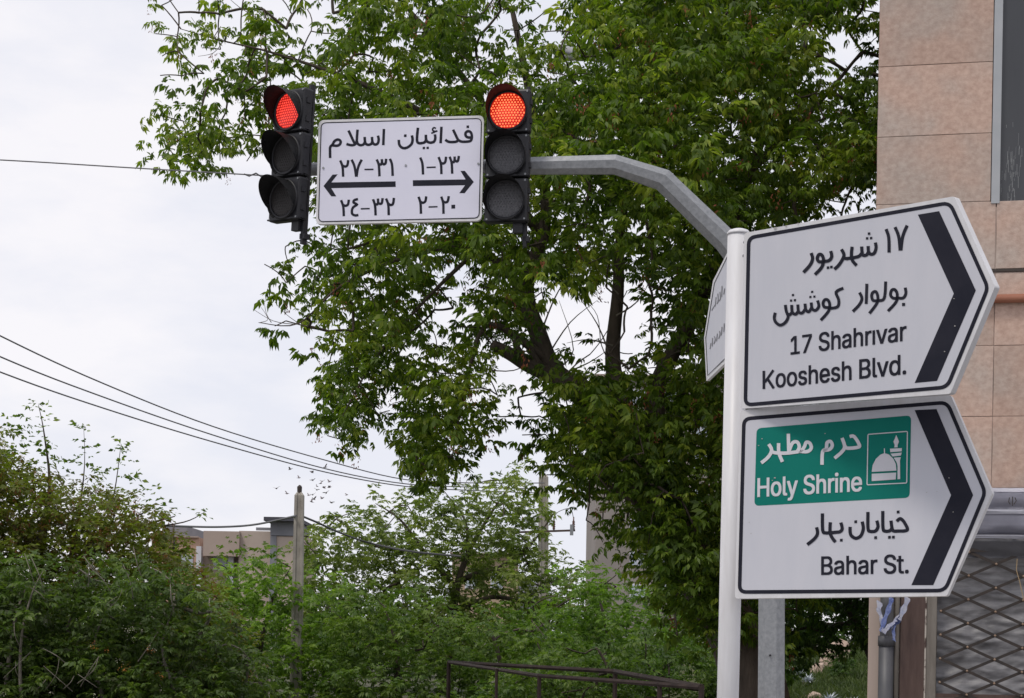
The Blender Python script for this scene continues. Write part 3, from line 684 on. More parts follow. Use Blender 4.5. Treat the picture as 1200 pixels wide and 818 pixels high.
# lattice measured from the rivets
gx = [wx(1102.6, 716, .03), wx(1132, 730, .03), wx(1166.5, 717, .03)]; dx = (gx[2] - gx[0]) / 2
zc = wp(1166, 717, .03)[1]; dz = (wp(1165, 662.5, .03)[1] - wp(1168, 774.5, .03)[1]) / 4
def wpt(x, z, y): return MW @ Vector((x, y, z))
ncol = 14; zlo = .25; zhi = gate_z1 + .05; rv = bmesh.new()
def bar(x0, z0, x1, z1, y):
    b_ = bmesh.new(); d = Vector((x1 - x0, z1 - z0)).normalized(); m = Vector((-d.y, d.x)) * .0135
    pts = [(x0 - d.x * .012 + m.x, z0 - d.y * .012 + m.y), (x1 + d.x * .012 + m.x, z1 + d.y * .012 + m.y), (x1 + d.x * .012 - m.x, z1 + d.y * .012 - m.y), (x0 - d.x * .012 - m.x, z0 - d.y * .012 - m.y)]
    prism(b_, [wpt(a, c, y) for a, c in pts], WN * -.005); return finish(b_, 'lattice_bar', M_bar, gate)
nbar = 0
for ci in range(ncol):
    xa, xb = gx[0] + dx * (ci - 0), gx[0] + dx * (ci + 1)
    k0 = int((zlo - zc) / dz) - 1
    for kz in range(k0, 40):
        za = zc + dz * (kz + (.0 if ci % 2 == 0 else .5))
        zb1, zb2 = za + dz * .5, za - dz * .5
        if za < zlo or za > zhi: continue
        for zb, yy in ((zb1, -.03), (zb2, -.036)):
            if zb < zlo or zb > zhi: continue
            if ci < 5 or nbar < 290: bar(xa, za, xb, zb, yy); nbar += 1
        c_ = wpt(xa, za, -.04); bmesh.ops.create_uvsphere(rv, u_segments=8, v_segments=5, radius=.012, matrix=Matrix.Translation(c_))
ob = finish(rv, 'rivets', M_riv, gate, True); ob['kind'] = 'stuff'
b_ = bmesh.new(); box(b_, tx0 - .02, tx1, -.045, -.02, zhi - .01, zhi + .03, MW); finish(b_, 'top_rail', M_bar, gate)
b_ = bmesh.new(); box(b_, tx0 - .02, tx1, -.045, -.02, .2, .25, MW); finish(b_, 'bottom_rail', M_bar, gate)
zr = wp(1150, 815)[1]; b_ = bmesh.new(); box(b_, tx0 - .02, tx1, -.02, .0, zr - .03, zr + .01, MW); finish(b_, 'crossbar', M_rust, gate)
b_ = bmesh.new(); tube(b_, [wpt(*wp(x, y, .06), -.06) for x, y in ((1192, 655), (1191, 668), (1195, 682), (1199, 700), (1204, 712))], .004, 5)
tag(finish(b_, 'straw_string', mat('straw', (.36, .26, .15), .9)), 'loose straw coloured string hanging on the lattice gate', 'string')
# awning folds
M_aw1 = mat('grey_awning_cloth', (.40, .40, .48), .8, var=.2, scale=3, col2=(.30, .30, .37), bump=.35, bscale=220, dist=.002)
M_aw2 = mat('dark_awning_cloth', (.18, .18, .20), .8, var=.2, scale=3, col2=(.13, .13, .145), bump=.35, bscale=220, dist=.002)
M_hem = mat('white_awning_hem', (.74, .74, .82), .7, var=.2, scale=4, col2=(.6, .6, .68))
aw = empty('folded_awning', wpt(.35, zj[0] - .3, -.1), 'folded grey awning with white hems stretched above the lattice gate', 'awning')
def fold(name, m, y0, y1, o0, o1, wav, belly=.0):
    za_, zb_ = wp(1160, y0)[1], wp(1160, y1)[1]; b_ = bmesh.new(); prev = None; n = 90
    for i in range(n + 1):
        x = .3 + 5.6 * i / n; cur = []
        for j in range(7):
            t = j / 6; o_ = o0 + (o1 - o0) * t + belly * math.sin(t * math.pi) + wav * mnoise.noise(Vector((x * 1.7, t * 1.5, y0))) + wav * .5 * mnoise.noise(Vector((x * 6, t * 3, y0)))
            cur.append(b_.verts.new(wpt(x, za_ + (zb_ - za_) * t + .006 * mnoise.noise(Vector((x * 2, y0 + j, 0))), -o_)))
        if prev:
            for j in range(6): b_.faces.new((prev[j], prev[j + 1], cur[j + 1], cur[j]))
        prev = cur
    bmesh.ops.solidify(b_, geom=b_.faces[:], thickness=.004); return finish(b_, name, m, aw, True)
fold('hem', M_hem, 572.5, 577.5, .07, .11, .006); fold('cloth_fold', M_aw1, 577, 598, .10, .09, .03, .03); fold('hem', M_hem, 597.5, 603.5, .13, .13, .01)
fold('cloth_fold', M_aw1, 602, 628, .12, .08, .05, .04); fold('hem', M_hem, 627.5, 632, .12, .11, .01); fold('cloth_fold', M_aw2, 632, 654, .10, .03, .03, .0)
b_ = bmesh.new()
for pts in ([(1183, 583), (1182, 588), (1184, 591)], [(1186.5, 582), (1186.5, 593)], [(1189.5, 583), (1191, 587), (1188, 591)]):
    for (xa, ya), (xb, yb) in zip(pts, pts[1:]):
        A0, B0 = wp(xa, ya, .17), wp(xb, yb, .17); tube(b_, [wpt(*A0, -.17), wpt(*B0, -.17)], .004, 4)
finish(b_, 'printed_mark', M_dark, aw)
wbox('shop_soffit', M_mort, .2, 6.9, .03, .9, zj[0] - .12, zj[0] - .002)

# ================================================================ FOLIAGE
def leaflet(base, d, nrm, ln, wd, curl=.12):
    d = d / np.linalg.norm(d); s = np.cross(d, nrm); s /= np.linalg.norm(s) + 1e-9; n = np.cross(s, d)
    return np.array([base, base + d * ln * .45 + s * wd / 2 + n * ln * curl * .6, base + d * ln - n * ln * curl, base + d * ln * .45 - s * wd / 2 + n * ln * curl * .6])
def sprig_template(size, nleaf, per, ln, wd, droop):
    V = []; tw = np.array([1, 0, .25 * rng.normal()]); tw /= np.linalg.norm(tw)
    for k in range(nleaf):
        b = tw * size * (k + .5) / nleaf * rng.uniform(.8, 1.1); a = k * 2.4 + rng.uniform(-.6, .6)
        out = np.array([.55 + .2 * rng.normal(), math.cos(a), .6 * math.sin(a) - droop * .4]); out /= np.linalg.norm(out)
        rl = ln * rng.uniform(.5, .9)
        offs = [(1.0, 0)] + [(.55, 1), (.55, -1)] + [(.95, .6), (.95, -.6)][:max(0, per - 3)]
        side = np.cross(out, [0, 0, 1.]); side /= np.linalg.norm(side) + 1e-9
        for f, sg in offs[:per]:
            dd = out * (1 if sg == 0 else .6) + side * sg * .8 + np.array([0, 0, -droop * rng.uniform(.5, 1.4)])
            nn = np.array([0, 0, 1.]) + .45 * rng.normal(size=3)
            V.append(leaflet(b + out * rl * f, dd, nn, ln * rng.uniform(.7, 1.15), wd * rng.uniform(.75, 1.2)))
    return np.concatenate(V)
def seed_template(n, ln):
    V = []
    for k in range(n):
        b = np.array([rng.normal() * .025, rng.normal() * .025, -rng.uniform(0, .16)])
        V.append(leaflet(b, np.array([rng.normal() * .5, rng.normal() * .5, -1.]), rng.normal(size=3), ln * rng.uniform(.7, 1.2), ln * .38))
    return np.concatenate(V)
def scatter(name, templates, pts, scl, m, parent, base_tint, tvar=.25, label=None, flat=None):
    """pts (n,3) world; every point gets a turned copy of a template; one mesh"""
    if len(pts) == 0: return None
    org = np.array(parent_loc(parent)); Vs, Ts = [], []
    for i, p in enumerate(pts):
        T = templates[rng.integers(len(templates))]; a = rng.uniform(0, math.tau); c, s = math.cos(a), math.sin(a)
        e = rng.normal() * .35; ce, se = math.cos(e), math.sin(e); sc = scl * rng.uniform(.62, 1.35)
        R1 = np.array([[ce, 0, -se], [0, 1, 0], [se, 0, ce]]); R2 = np.array([[c, -s, 0], [s, c, 0], [0, 0, 1]])
        Vs.append((T * sc) @ (R2 @ R1).T + p - org)
        nl = len(T) // 4; bt = base_tint[i] if hasattr(base_tint, '__len__') else base_tint
        Ts.append(np.repeat(np.clip(bt + rng.normal(size=nl) * tvar * .6 + rng.normal() * tvar * .5, 0, 1), 4))
    V = np.concatenate(Vs); T = np.concatenate(Ts); Q = np.arange(len(V)).reshape(-1, 4)
    ob = link(name, np_mesh(name, V, Q, T), m, parent); ob['kind'] = 'stuff'
    if label: ob['label'] = label
    return ob
def branches(name, limbs, targets, m, parent, rmin=.004, kfac=.0045, wig=.05):
    """limbs: list of polylines [(pt, radius)...]; targets joined greedily to the nearest wood"""
    org = parent_loc(parent); bm = bmesh.new(); nodes = []; 
    for lb in limbs:
        pts = spline([(*p, r) for p, r in lb], 5)
        tube(bm, [Vector(p[:3]) - org for p in pts], [p[3] for p in pts], 10)
        nodes += [p[:3] for p in pts]
    nodes = np.array(nodes); par = [-1] * len(nodes)
    if len(targets):
        T = np.array(targets); D = np.full(len(T), 1e9); N = np.zeros(len(T), int)
        d = np.linalg.norm(T[:, None] - nodes[None], axis=2); D = d.min(1); N = d.argmin(1); done = np.zeros(len(T), bool)
        allp = list(map(tuple, nodes)); edges = []
        for _ in range(len(T)):
            i = int(np.argmin(np.where(done, 1e9, D))); done[i] = True; j = len(allp); allp.append(tuple(T[i])); par.append(int(N[i]))
            d = np.linalg.norm(T - T[i], axis=1) * 1.12; up = (d < D) & ~done; D[up] = d[up]; N[up] = j
        cnt = [0] * len(allp)
        for j in range(len(allp) - 1, len(nodes) - 1, -1):
            cnt[j] += 1
            if par[j] >= 0: cnt[par[j]] += cnt[j]
        for j in range(len(nodes), len(allp)):
            a, b = Vector(allp[par[j]]), Vector(allp[j]); r1 = rmin + kfac * math.sqrt(cnt[j]) ; r0 = r1 * 1.15
            mid = (a + b) / 2 + Vector((random.gauss(0, 1), random.gauss(0, 1), random.gauss(0, 1) + .4)) * (b - a).length * wig * 2
            bz = [a * (1 - q) ** 2 + mid * 2 * q * (1 - q) + b * q * q - org for q in (0, .25, .5, .75, 1)]
            tube(bm, bz, [r0, r0, (r0 + r1) / 2, r1, r1], 4, cap=False)
    ob = finish_raw(bm, name, m, parent); return ob
def finish_raw(bm, name, m, parent):
    bmesh.ops.recalc_face_normals(bm, faces=bm.faces); me = bpy.data.meshes.new(name); bm.to_mesh(me); bm.free()
    for p in me.polygons: p.use_smooth = True
    return link(name, me, m, parent)

M_leaf = leaf_mat('maple_leaf', (.035, .070, .010), (.11, .175, .018), (.27, .32, .04), .45)
M_seed = leaf_mat('seed_brown', (.16, .045, .025), (.28, .09, .045), (.40, .19, .09), .25, .7)
TY0, TY1 = 17.6, 22.2
grid = {   # y of the row: leaf density of 25-pixel cells from x = 175 onwards
  -75: "00000000566666555555" + "666777777776666",
  -50: "00012002566666665444" + "677788888887776",
  -25: "12123321466677765322" + "788888888887765",
    0: "23143421367678753131788899998888755",
   25: "34344531465577744565899999999985345",
   50: "13245633676467667886899999999983246",
   75: "14444666788788888864999999999996677",
  100: "00143678888888888876999999999999888",
  125: "25542037888888999889999999999999998",
  150: "46656136888889999999999999999999999",
  175: "36632002788999999888899999999999998",
  200: "00000003666777777664567999999999998",
  225: "00000003555566666555468899999999323",
  250: "00000002346677777666668899999997434",
  275: "00000013567788888776778888877664444",
  300: "00000144567755657887767888776664444",
  325: "00000036564545447883101237775555444",
  350: "00000006566652348861000157875555544",
  375: "00000003056665445662100157875555544",
  400: "00000000156605562354421447875555544",
  425: "00000000777505665556665558885555544",
  450: "00000000555456663778887777885555544",
  475: "00000000575046654377887878885555544",
  500: "00000000044005663267787888885555544",
  525: "00000000000066500256787888885555544",
  550: "00000000000033200025567878885555000",
  575: "00000000000000000000246778885555000",
  600: "00000000000000000000136678885555000",
  625: "00000000000000000000025678885555000",
  650: "00000000000000000000002467885550000",
  675: "00000000000000000000000478885550000",
  700: "00000000000000000000000057885550000",
  725: "00000000000000000000000003665500000",
  750: "00000000000000000000000000354400000"}
big = empty('maple_tree', P(885, 940, 18.9), 'large leafy tree with drooping reddish seed clusters rising behind the traffic light arm', 'tree')
big.location.z = 0
anch, sprigs, stint, seeds = [], [], [], []
def depth_at(px, py):   # the crown bulges towards the viewer around its middle
    u = (px - 690) / 420; v = (py - 200) / 420
    return 1.0 - min(1.0, math.sqrt(u * u + v * v))
over = {0: {575: 3, 600: 1, 625: 2, 650: 0, 375: 2}, 25: {650: 2, 675: 5, 600: 3, 950: 3, 975: 1, 1000: 1, 1025: 3, 350: 1}, 50: {650: 1, 675: 4, 950: 2, 975: 0, 1000: 1, 1025: 4, 425: 3, 575: 4}, 75: {975: 3, 1000: 4, 425: 5},
    -25: {600: 1, 625: 1, 650: 0, 975: 4, 1000: 3}, -50: {600: 0, 625: 0, 650: 0}, 225: {950: 5, 975: 1, 1000: 1, 1025: 3}, 200: {975: 6, 1000: 5}, 250: {925: 6, 950: 2, 975: 2, 1000: 2},
    425: {375: 8, 400: 8, 425: 7, 475: 6, 500: 8, 525: 8, 575: 0, 600: 1, 625: 3, 650: 3, 675: 4}, 450: {375: 7, 400: 8, 425: 7, 450: 2, 475: 7, 500: 8, 525: 7, 575: 1, 600: 3}, 475: {375: 8, 400: 8, 450: 1, 475: 7, 500: 8, 525: 7, 575: 1, 600: 1}, 500: {375: 4, 400: 5, 425: 0, 450: 0, 475: 7, 500: 8, 525: 6, 575: 0, 600: 1},
    525: {475: 6, 500: 8, 525: 3, 550: 0, 600: 0}, 550: {475: 3, 500: 4, 525: 0, 600: 0}, 400: {400: 7, 425: 8, 500: 6, 525: 7, 550: 6, 600: 2, 625: 2, 650: 2, 675: 2}, 375: {375: 4, 400: 7, 425: 8, 450: 7, 625: 1, 650: 0, 675: 0, 700: 1, 725: 1}, 325: {625: 1, 650: 0, 675: 0, 700: 2}, 350: {625: 1, 650: 0, 675: 0, 700: 0, 725: 1}}
for y0, row in grid.items():
    for ci, ch in enumerate(row):
        d = over.get(y0, {}).get(175 + 25 * ci, int(ch))
        if d == 0: continue
        x0 = 175 + 25 * ci; b = depth_at(x0, y0)
        hid = 0.5 if (x0 > 880 and y0 > 240) else 1.0
        c = P(x0 + 12 + random.uniform(-6, 6), y0 + 12 + random.uniform(-6, 6), 19.6 - 1.2 * b + random.uniform(-.7, .7)); anch.append(tuple(c))
        if y0 < 450 and x0 < 625: hid *= .78
        n = 19 * (d / 9) ** 1.8 * hid * (1 + .85 * mnoise.noise(Vector((x0 * .021, y0 * .024, 2.5)))); n = int(n) + (random.random() < n % 1)
        for _ in range(n):
            yy = 19.6 + random.uniform(-1, 1) * (.5 + 2.4 * b * (d / 9) + .9 * (d / 9))
            px, py = x0 + random.uniform(-3, 28), y0 + random.uniform(-3, 28)
            # the building and its return face stay clear
            if px > 1012 and yy > 15.6: px = min(px, 1024)
            p = P(px, py, yy); sprigs.append(tuple(p)); stint.append(.52 + .36 * mnoise.noise(Vector((px * .012, py * .014, 3))) + .12 * mnoise.noise(Vector((px * .04, py * .04, 8))) + random.gauss(0, .09))
            ps = .09 if (py < 330) else .10
            if random.random() < ps: seeds.append((p.x, p.y, p.z - .05))
for _ in range(330):   # leafy side shoots hanging in front of the leaning trunk
    t = random.random() ** .8; px = 690 + 170 * t + random.gauss(0, 26); py = 470 + 265 * t + random.gauss(0, 26)
    p = P(px, py, random.uniform(17.7, 18.6)); sprigs.append(tuple(p)); stint.append(random.gauss(.42, .12))
    if random.random() < .12: anch.append(tuple(p))
# extra drooping sprigs that break the outline
for (px, py) in ((322, 388), (335, 382), (396, 470), (392, 505), (401, 512), (512, 560), (500, 552), (488, 545), (543, 470), (555, 560)):
    sprigs.append(tuple(P(px, py, 19.2))); stint.append(.3); anch.append(tuple(P(px, py - 6, 19.2)))
T_big = [sprig_template(.25, 5, 5, .084 if k_ % 2 else .104, .030 if k_ % 2 else .037, .6 if k_ % 3 else .9) for k_ in range(16)]
T_seed = [seed_template(14, .036) for _ in range(6)]
scatter('leaves', T_big, np.array(sprigs), 1.0, M_leaf, big, stint)
scatter('seed_clusters', T_seed, np.array(seeds), 1.0, M_seed, big, .45, label='hanging reddish brown seed clusters')
def lp(*a): return [(tuple(P(x, y, Y)), r) for x, y, Y, r in a]
limbs = [lp((892, 930, 18.9, .44), (885, 818, 18.9, .38), (862, 745, 18.95, .31), (808, 655, 19.0, .26), (765, 585, 19.1, .22), (740, 515, 19.2, .19), (700, 470, 19.3, .15), (652, 440, 19.3, .13), (632, 395, 19.4, .105), (617, 335, 19.5, .09), (640, 250, 19.6, .07), (622, 120, 19.8, .05), (600, 10, 20, .03)),
    lp((652, 442, 19.3, .10), (620, 428, 19.1, .085), (600, 416, 19.0, .075), (577, 404, 18.9, .06)), lp((617, 424, 19.1, .05), (606, 408, 19.1, .04), (604, 398, 19.1, .035)), lp((632, 428, 19.1, .045), (622, 412, 19.2, .035)),
    lp((738, 510, 19.2, .13), (722, 450, 19.4, .10), (718, 410, 19.5, .085), (724, 345, 19.6, .07), (730, 250, 19.8, .05), (760, 120, 20, .04), (770, -20, 20.1, .03)),
    lp((762, 575, 19.1, .14), (768, 500, 19.3, .12), (772, 446, 19.4, .10), (822, 350, 19.6, .08), (880, 200, 19.9, .06), (925, 60, 20.1, .035)),
    lp((617, 345, 19.5, .06), (560, 292, 19.3, .04), (480, 300, 19.1, .026), (400, 335, 18.9, .015), (350, 379, 18.8, .008), (303, 378, 18.7, .004)),
    lp((630, 270, 19.6, .06), (545, 165, 19.5, .045), (440, 105, 19.3, .03), (330, 65, 19.2, .014), (262, 48, 19.1, .008), (212, 34, 19.1, .004)),
    lp((640, 225, 19.6, .05), (520, 60, 19.8, .03), (450, -20, 19.9, .02)), lp((645, 425, 19.3, .06), (575, 380, 19.1, .03), (548, 440, 19.0, .018), (530, 535, 18.9, .007)),
    lp((800, 645, 19, .1), (760, 600, 18.6, .05), (700, 560, 18.4, .02), (668, 545, 18.3, .01)), lp((880, 200, 19.9, .05), (960, 120, 20, .03), (1010, 60, 20.1, .015)),
    lp((560, 292, 19.3, .03), (500, 350, 19.0, .018), (440, 420, 18.9, .012), (400, 490, 18.8, .006))]
branches('trunk_and_branches', limbs, anch, M_bark, big, kfac=.0028, rmin=.003)
# bare twigs seen against the sky
b_ = bmesh.new(); org = parent_loc(big)
def twig(pts, r0, Y, r1=.002):
    p3 = spline([tuple(P(x, y, Y)) for x, y in pts], 4); tube(b_, [Vector(p) - org for p in p3], [r0 + (r1 - r0) * i / (len(p3) - 1) for i in range(len(p3))], 4, cap=False)
for t_ in (([(632, 395), (655, 340), (680, 322)], .012), ([(640, 420), (668, 378), (700, 352)], .011), ([(716, 420), (700, 380), (676, 345)], .012), ([(718, 405), (690, 398), (664, 402)], .012), ([(722, 370), (745, 355), (762, 330)], .012),
    ([(650, 435), (672, 410), (655, 352)], .010), ([(718, 430), (705, 405), (700, 370), (684, 350)], .008), ([(305, 378), (314, 374), (306, 360)], .004), ([(318, 378), (312, 367), (309, 350)], .005), ([(350, 379), (335, 368), (322, 354)], .004), ([(344, 380), (320, 376), (296, 362)], .005),
    ([(268, 50), (240, 40), (224, 20)], .006), ([(262, 48), (250, 62), (232, 66)], .005), ([(300, 20), (280, 8), (262, -8)], .006), ([(725, 345), (702, 320), (690, 300)], .01), ([(655, 440), (690, 425), (715, 408)], .012)):
    twig(t_[0], t_[1], 19.3)
finish_raw(b_, 'bare_twigs', M_barkp, big)['kind'] = 'stuff'

# ---- background trees and bushes
def bush(name, label, cat, outline, Y, thick, dens, T, scl, m, base, limbs=(), ybot=850, tint=.45, tv=.25, edge=10, seeds_=0.0, mt=M_bark, group=None, clump=.9, trunkm='trunk_and_branches'):
    """outline: (x, y of the top) from left to right; filled down to ybot"""
    t = empty(name, base, label, cat, group); t.location.z = 0
    xs_, ys_ = [p[0] for p in outline], [p[1] for p in outline]; sp, ti, an, sd_ = [], [], [], []
    area = 0; x = xs_[0]; step = 14
    while x < xs_[-1]:
        top = np.interp(x, xs_, ys_); y = top
        while y < ybot:
            dd = 3.8 * dens * (1.0 if y - top > 30 else .35 + .65 * (y - top) / 30)
            cl = mnoise.noise(Vector((x * .018, y * .022, Y))) 
            n = dd * (1 + .5 * cl); n = int(n) + (random.random() < n % 1)
            for _ in range(n):
                f = random.uniform(-1, 1); px, py = x + random.uniform(-8, 8), y + random.uniform(-6, 14)
                # clumps: the surface swells in and out
                sw = mnoise.noise(Vector((px * .03, py * .035, Y * 3))) * clump
                sp.append(tuple(P(px, py, Y + f * thick - sw * thick))); ti.append(tint + .18 * mnoise.noise(Vector((px * .02, py * .02, Y + 9))) + random.gauss(0, .08))
                if random.random() < .62 * seeds_ * (1 if y < top + 130 else .15): sd_.append(sp[-1])
            if random.random() < .22: an.append(tuple(P(x, y + 5, Y + random.uniform(-.6, .6) * thick)))
            y += step
        x += step
    scatter('leaves', T, np.array(sp), scl, m, t, ti, tv)
    if sd_: scatter('seed_clusters', T_seed, np.array(sd_), scl * 1.2, M_seed, t, .45)
    if limbs:
        b0 = Vector(t.location); b0.z = -.05
        limbs = [([(tuple(b0), lb[0][1] * 1.1)] + lb) if lb[0][0][2] < .75 else lb for lb in limbs]
        branches(trunkm, limbs, an, mt, t, rmin=.006, kfac=.006)
    return t, sp
T_mid = [sprig_template(.34, 5, 3, .13, .07, .2) for _ in range(10)]
T_fine = [sprig_template(.36, 6, 5, .125, .048, .3) for _ in range(10)]
M_lft = leaf_mat('seedy_tree_leaf', (.10, .075, .025), (.13, .17, .028), (.24, .26, .05), .42)
M_lfd = leaf_mat('dark_shrub_leaf', (.028, .062, .014), (.072, .13, .024), (.14, .205, .04), .36)
M_lfb = leaf_mat('bright_shrub_leaf', (.06, .12, .016), (.135, .235, .032), (.24, .35, .06), .42)
M_lfo = leaf_mat('olive_leaf', (.065, .10, .022), (.155, .205, .05), (.28, .32, .11), .42)
# left tree
tl_, _ = bush('seedy_tree', 'leafy tree with reddish seeds and upright bare shoots at the left edge', 'tree',
    [(-160, 500), (-60, 480), (0, 505), (20, 535), (60, 555), (75, 575), (105, 560), (130, 570), (150, 580), (175, 590), (205, 618), (228, 650), (260, 700), (300, 760)], 31, 1.6, 2.3, T_mid, .85, M_lft,
    P(40, 1000, 31), limbs=[lp((30, 845, 31.2, .2), (35, 740, 31.2, .16), (45, 650, 31, .11), (58, 575, 31, .035), (52, 510, 31, .014), (45, 474, 31, .004)),
     lp((35, 740, 31.2, .12), (90, 660, 31, .07), (128, 600, 31, .02), (142, 520, 31, .004)), lp((90, 660, 31, .06), (160, 620, 31, .03), (205, 605, 31, .01)), lp((45, 650, 31, .06), (-30, 560, 31, .03), (-60, 500, 31, .01)), lp((80, 670, 31, .05), (98, 560, 31, .012), (98, 498, 31, .003)),
     lp((160, 620, 31, .02), (215, 612, 31, .012), (240, 600, 31, .005))], tint=.42, seeds_=1.1, clump=.6)
# shoots: sparse leaves up the bare stems
sp = []
for pts in ([(45, 472), (48, 500), (52, 525), (40, 545)], [(98, 496), (99, 512), (100, 530), (102, 550)], [(142, 512), (147, 528), (145, 550), (138, 565)], [(8, 480), (12, 505), (20, 520)], [(32, 470), (30, 490), (28, 515)],
            [(236, 598), (233, 606)], [(75, 540), (80, 555)], [(120, 545), (118, 560)], [(176, 575), (182, 590)], [(190, 588), (196, 600)], [(58, 495), (60, 515), (62, 540)], [(20, 500), (15, 530), (30, 545), (55, 550)], [(155, 520), (150, 545), (160, 570)],
            [(300, 640), (296, 655)], [(248, 655), (262, 648)], [(215, 640), (205, 652)], [(222, 660), (190, 640)], [(272, 630), (268, 642)], [(292, 630), (310, 645)]):
    for (xa, ya), (xb, yb) in zip(pts, pts[1:]):
        for k in range(5): t = random.random(); sp.append(tuple(P(xa + (xb - xa) * t + random.gauss(0, 3), ya + (yb - ya) * t + random.gauss(0, 2.5), 31 + random.uniform(-.2, .2))))
T_few = [sprig_template(.16, 2, 2, .11, .06, .2) for _ in range(6)]
scatter('shoot_leaves', T_few, np.array(sp), .95, M_leaf, tl_, .4)
# dark thicket behind it, bright shrub in front of the concrete pole, and so on to the right
bush('thicket', 'dark tangled thicket filling the lower left corner', 'shrub', [(-160, 640), (0, 655), (60, 665), (140, 655), (200, 665), (240, 690), (290, 740), (320, 800)], 27.5, 1.4, 1.5, T_fine, .85, leaf_mat('dull_thicket_leaf', (.045, .058, .02), (.072, .125, .028), (.15, .21, .045), .36),
     P(60, 1000, 27.5), limbs=[lp((10, 845, 27.2, .05), (15, 740, 27, .03), (30, 690, 27, .012)), lp((120, 845, 27.2, .04), (110, 760, 27, .02), (130, 700, 27, .01)), lp((30, 845, 26.4, .035), (24, 760, 26.2, .022), (36, 700, 26.2, .014), (50, 670, 26.2, .006)), lp((200, 845, 27, .03), (190, 760, 27, .02), (205, 710, 27, .01))], mt=M_barkp, tint=.5, tv=.3)
bush('shrub', 'bright green feathery shrub around the foot of the left concrete pole', 'shrub', [(215, 720), (238, 674), (258, 656), (285, 648), (310, 643), (335, 638), (352, 700), (372, 672), (400, 690), (412, 720), (425, 780)], 38, 1.3, 1.25, T_fine, 1.0, M_lfb,
     P(310, 1000, 38), limbs=[lp((300, 830, 38, .08), (305, 760, 38, .06), (320, 700, 38, .03)), lp((380, 830, 38, .06), (375, 760, 38, .04), (385, 710, 38, .02))], tint=.58, clump=1.3)
bush('tree', 'airy olive green tree with visible dark branches between the two concrete poles', 'tree', [(352, 625), (372, 606), (400, 602), (420, 590), (440, 585), (462, 590), (480, 572), (520, 570), (545, 572), (560, 560), (580, 568), (600, 548), (622, 560), (634, 590), (642, 640), (660, 655), (690, 665), (700, 690)], 44, 1.7, 1.6, T_fine, 1.05, M_lfo,
     P(520, 1000, 44), limbs=[lp((520, 830, 44, .16), (528, 740, 44, .13), (535, 690, 44, .10), (548, 650, 44, .07), (570, 610, 44, .04), (600, 565, 44, .015)),
      lp((530, 720, 44, .08), (575, 700, 43.6, .06), (620, 706, 43.2, .045), (690, 712, 43, .02)), lp((540, 680, 44, .08), (580, 668, 43.6, .045), (640, 690, 43.4, .02)), lp((535, 690, 44, .08), (500, 650, 44, .05), (470, 610, 44, .03), (440, 590, 44, .01)),
      lp((548, 650, 44, .06), (545, 610, 44, .03), (520, 575, 44, .01)), lp((500, 650, 44, .05), (440, 640, 44, .03), (400, 612, 44, .012)), lp((580, 668, 43.6, .04), (620, 640, 43.6, .03), (650, 600, 43.6, .012)), lp((470, 690, 44.4, .05), (455, 650, 44.4, .03), (452, 615, 44.4, .01))], ybot=760, tint=.5, tv=.3)
bush('shrub', 'mid green bushy shrub in the lower middle below the airy tree', 'shrub', [(385, 705), (410, 690), (440, 682), (470, 690), (500, 700), (530, 712), (560, 720), (600, 716), (640, 726), (665, 760), (680, 800)], 36, 1.5, 1.3, T_fine, .95, M_lfd,
     P(520, 1000, 36), limbs=[lp((470, 830, 36, .08), (465, 760, 36, .05), (450, 710, 36, .02)), lp((590, 830, 36, .08), (585, 770, 36, .05), (570, 730, 36, .02))], tint=.72, clump=1.3)
bush('shrub', 'light green shrub right of the second concrete pole, under the large tree', 'shrub', [(610, 720), (640, 690), (660, 672), (690, 662), (720, 668), (750, 680), (790, 700), (830, 715), (870, 730), (900, 745)], 40, 1.6, 1.3, T_fine, 1.0, M_lfb,
     P(730, 1000, 40), limbs=[lp((720, 830, 40, .08), (715, 760, 40, .05), (700, 690, 40, .02)), lp((800, 830, 40, .06), (795, 760, 40, .04), (790, 720, 40, .02))], tint=.35, clump=1.3)
bush('shrub', 'low dark shrub with slender leaves right behind the metal railing', 'shrub', [(560, 800), (600, 770), (650, 752), (700, 745), (760, 742), (810, 745), (850, 752), (900, 790)], 28.5, .9, 1.0, T_fine, .8, M_lfd,
     P(720, 1000, 28.5), limbs=[lp((720, 840, 28.5, .05), (715, 790, 28.5, .03), (700, 760, 28.5, .02))], tint=.6)
# dark tree behind the mast, over the little garden
dt, _ = bush('tree', 'dark leafy tree behind the steel mast, hanging over the small garden', 'tree', [(872, 560), (960, 550), (1000, 560), (1028, 570)], 22.5, .8, 1.15, T_big, 1.0, M_lfd,
     P(1015, 1000, 22.5), limbs=[lp((1034, 880, 22.8, .12), (1031, 800, 22.8, .10), (1022, 765, 22.8, .09), (1008, 740, 22.8, .08), (990, 700, 22.8, .06), (960, 650, 22.8, .03))], ybot=738, tint=.35)
sp = [tuple(P(x + random.gauss(0, 10), y + random.gauss(0, 6), 22.4 + random.uniform(-.4, .4))) for x, y in ((930, 760), (945, 768), (935, 775), (955, 755), (920, 765), (983, 752), (1000, 748), (1018, 750), (1022, 758), (940, 750), (925, 750), (960, 745), (930, 785), (912, 750), (915, 760)) for _ in range(4)]
scatter('hanging_leaves', T_big, np.array(sp), 1.0, M_lfd, dt, .3)
bush('shrub', 'dark green hedge far behind the small garden, right of the mast', 'hedge', [(850, 640), (900, 650), (960, 645), (1040, 640), (1100, 650)], 41, 1.5, 1.3, T_fine, 1.1, M_lfd,
     P(960, 1000, 41), limbs=[lp((960, 830, 41, .08), (955, 760, 41, .05), (950, 700, 41, .02))], tint=.3, ybot=775)
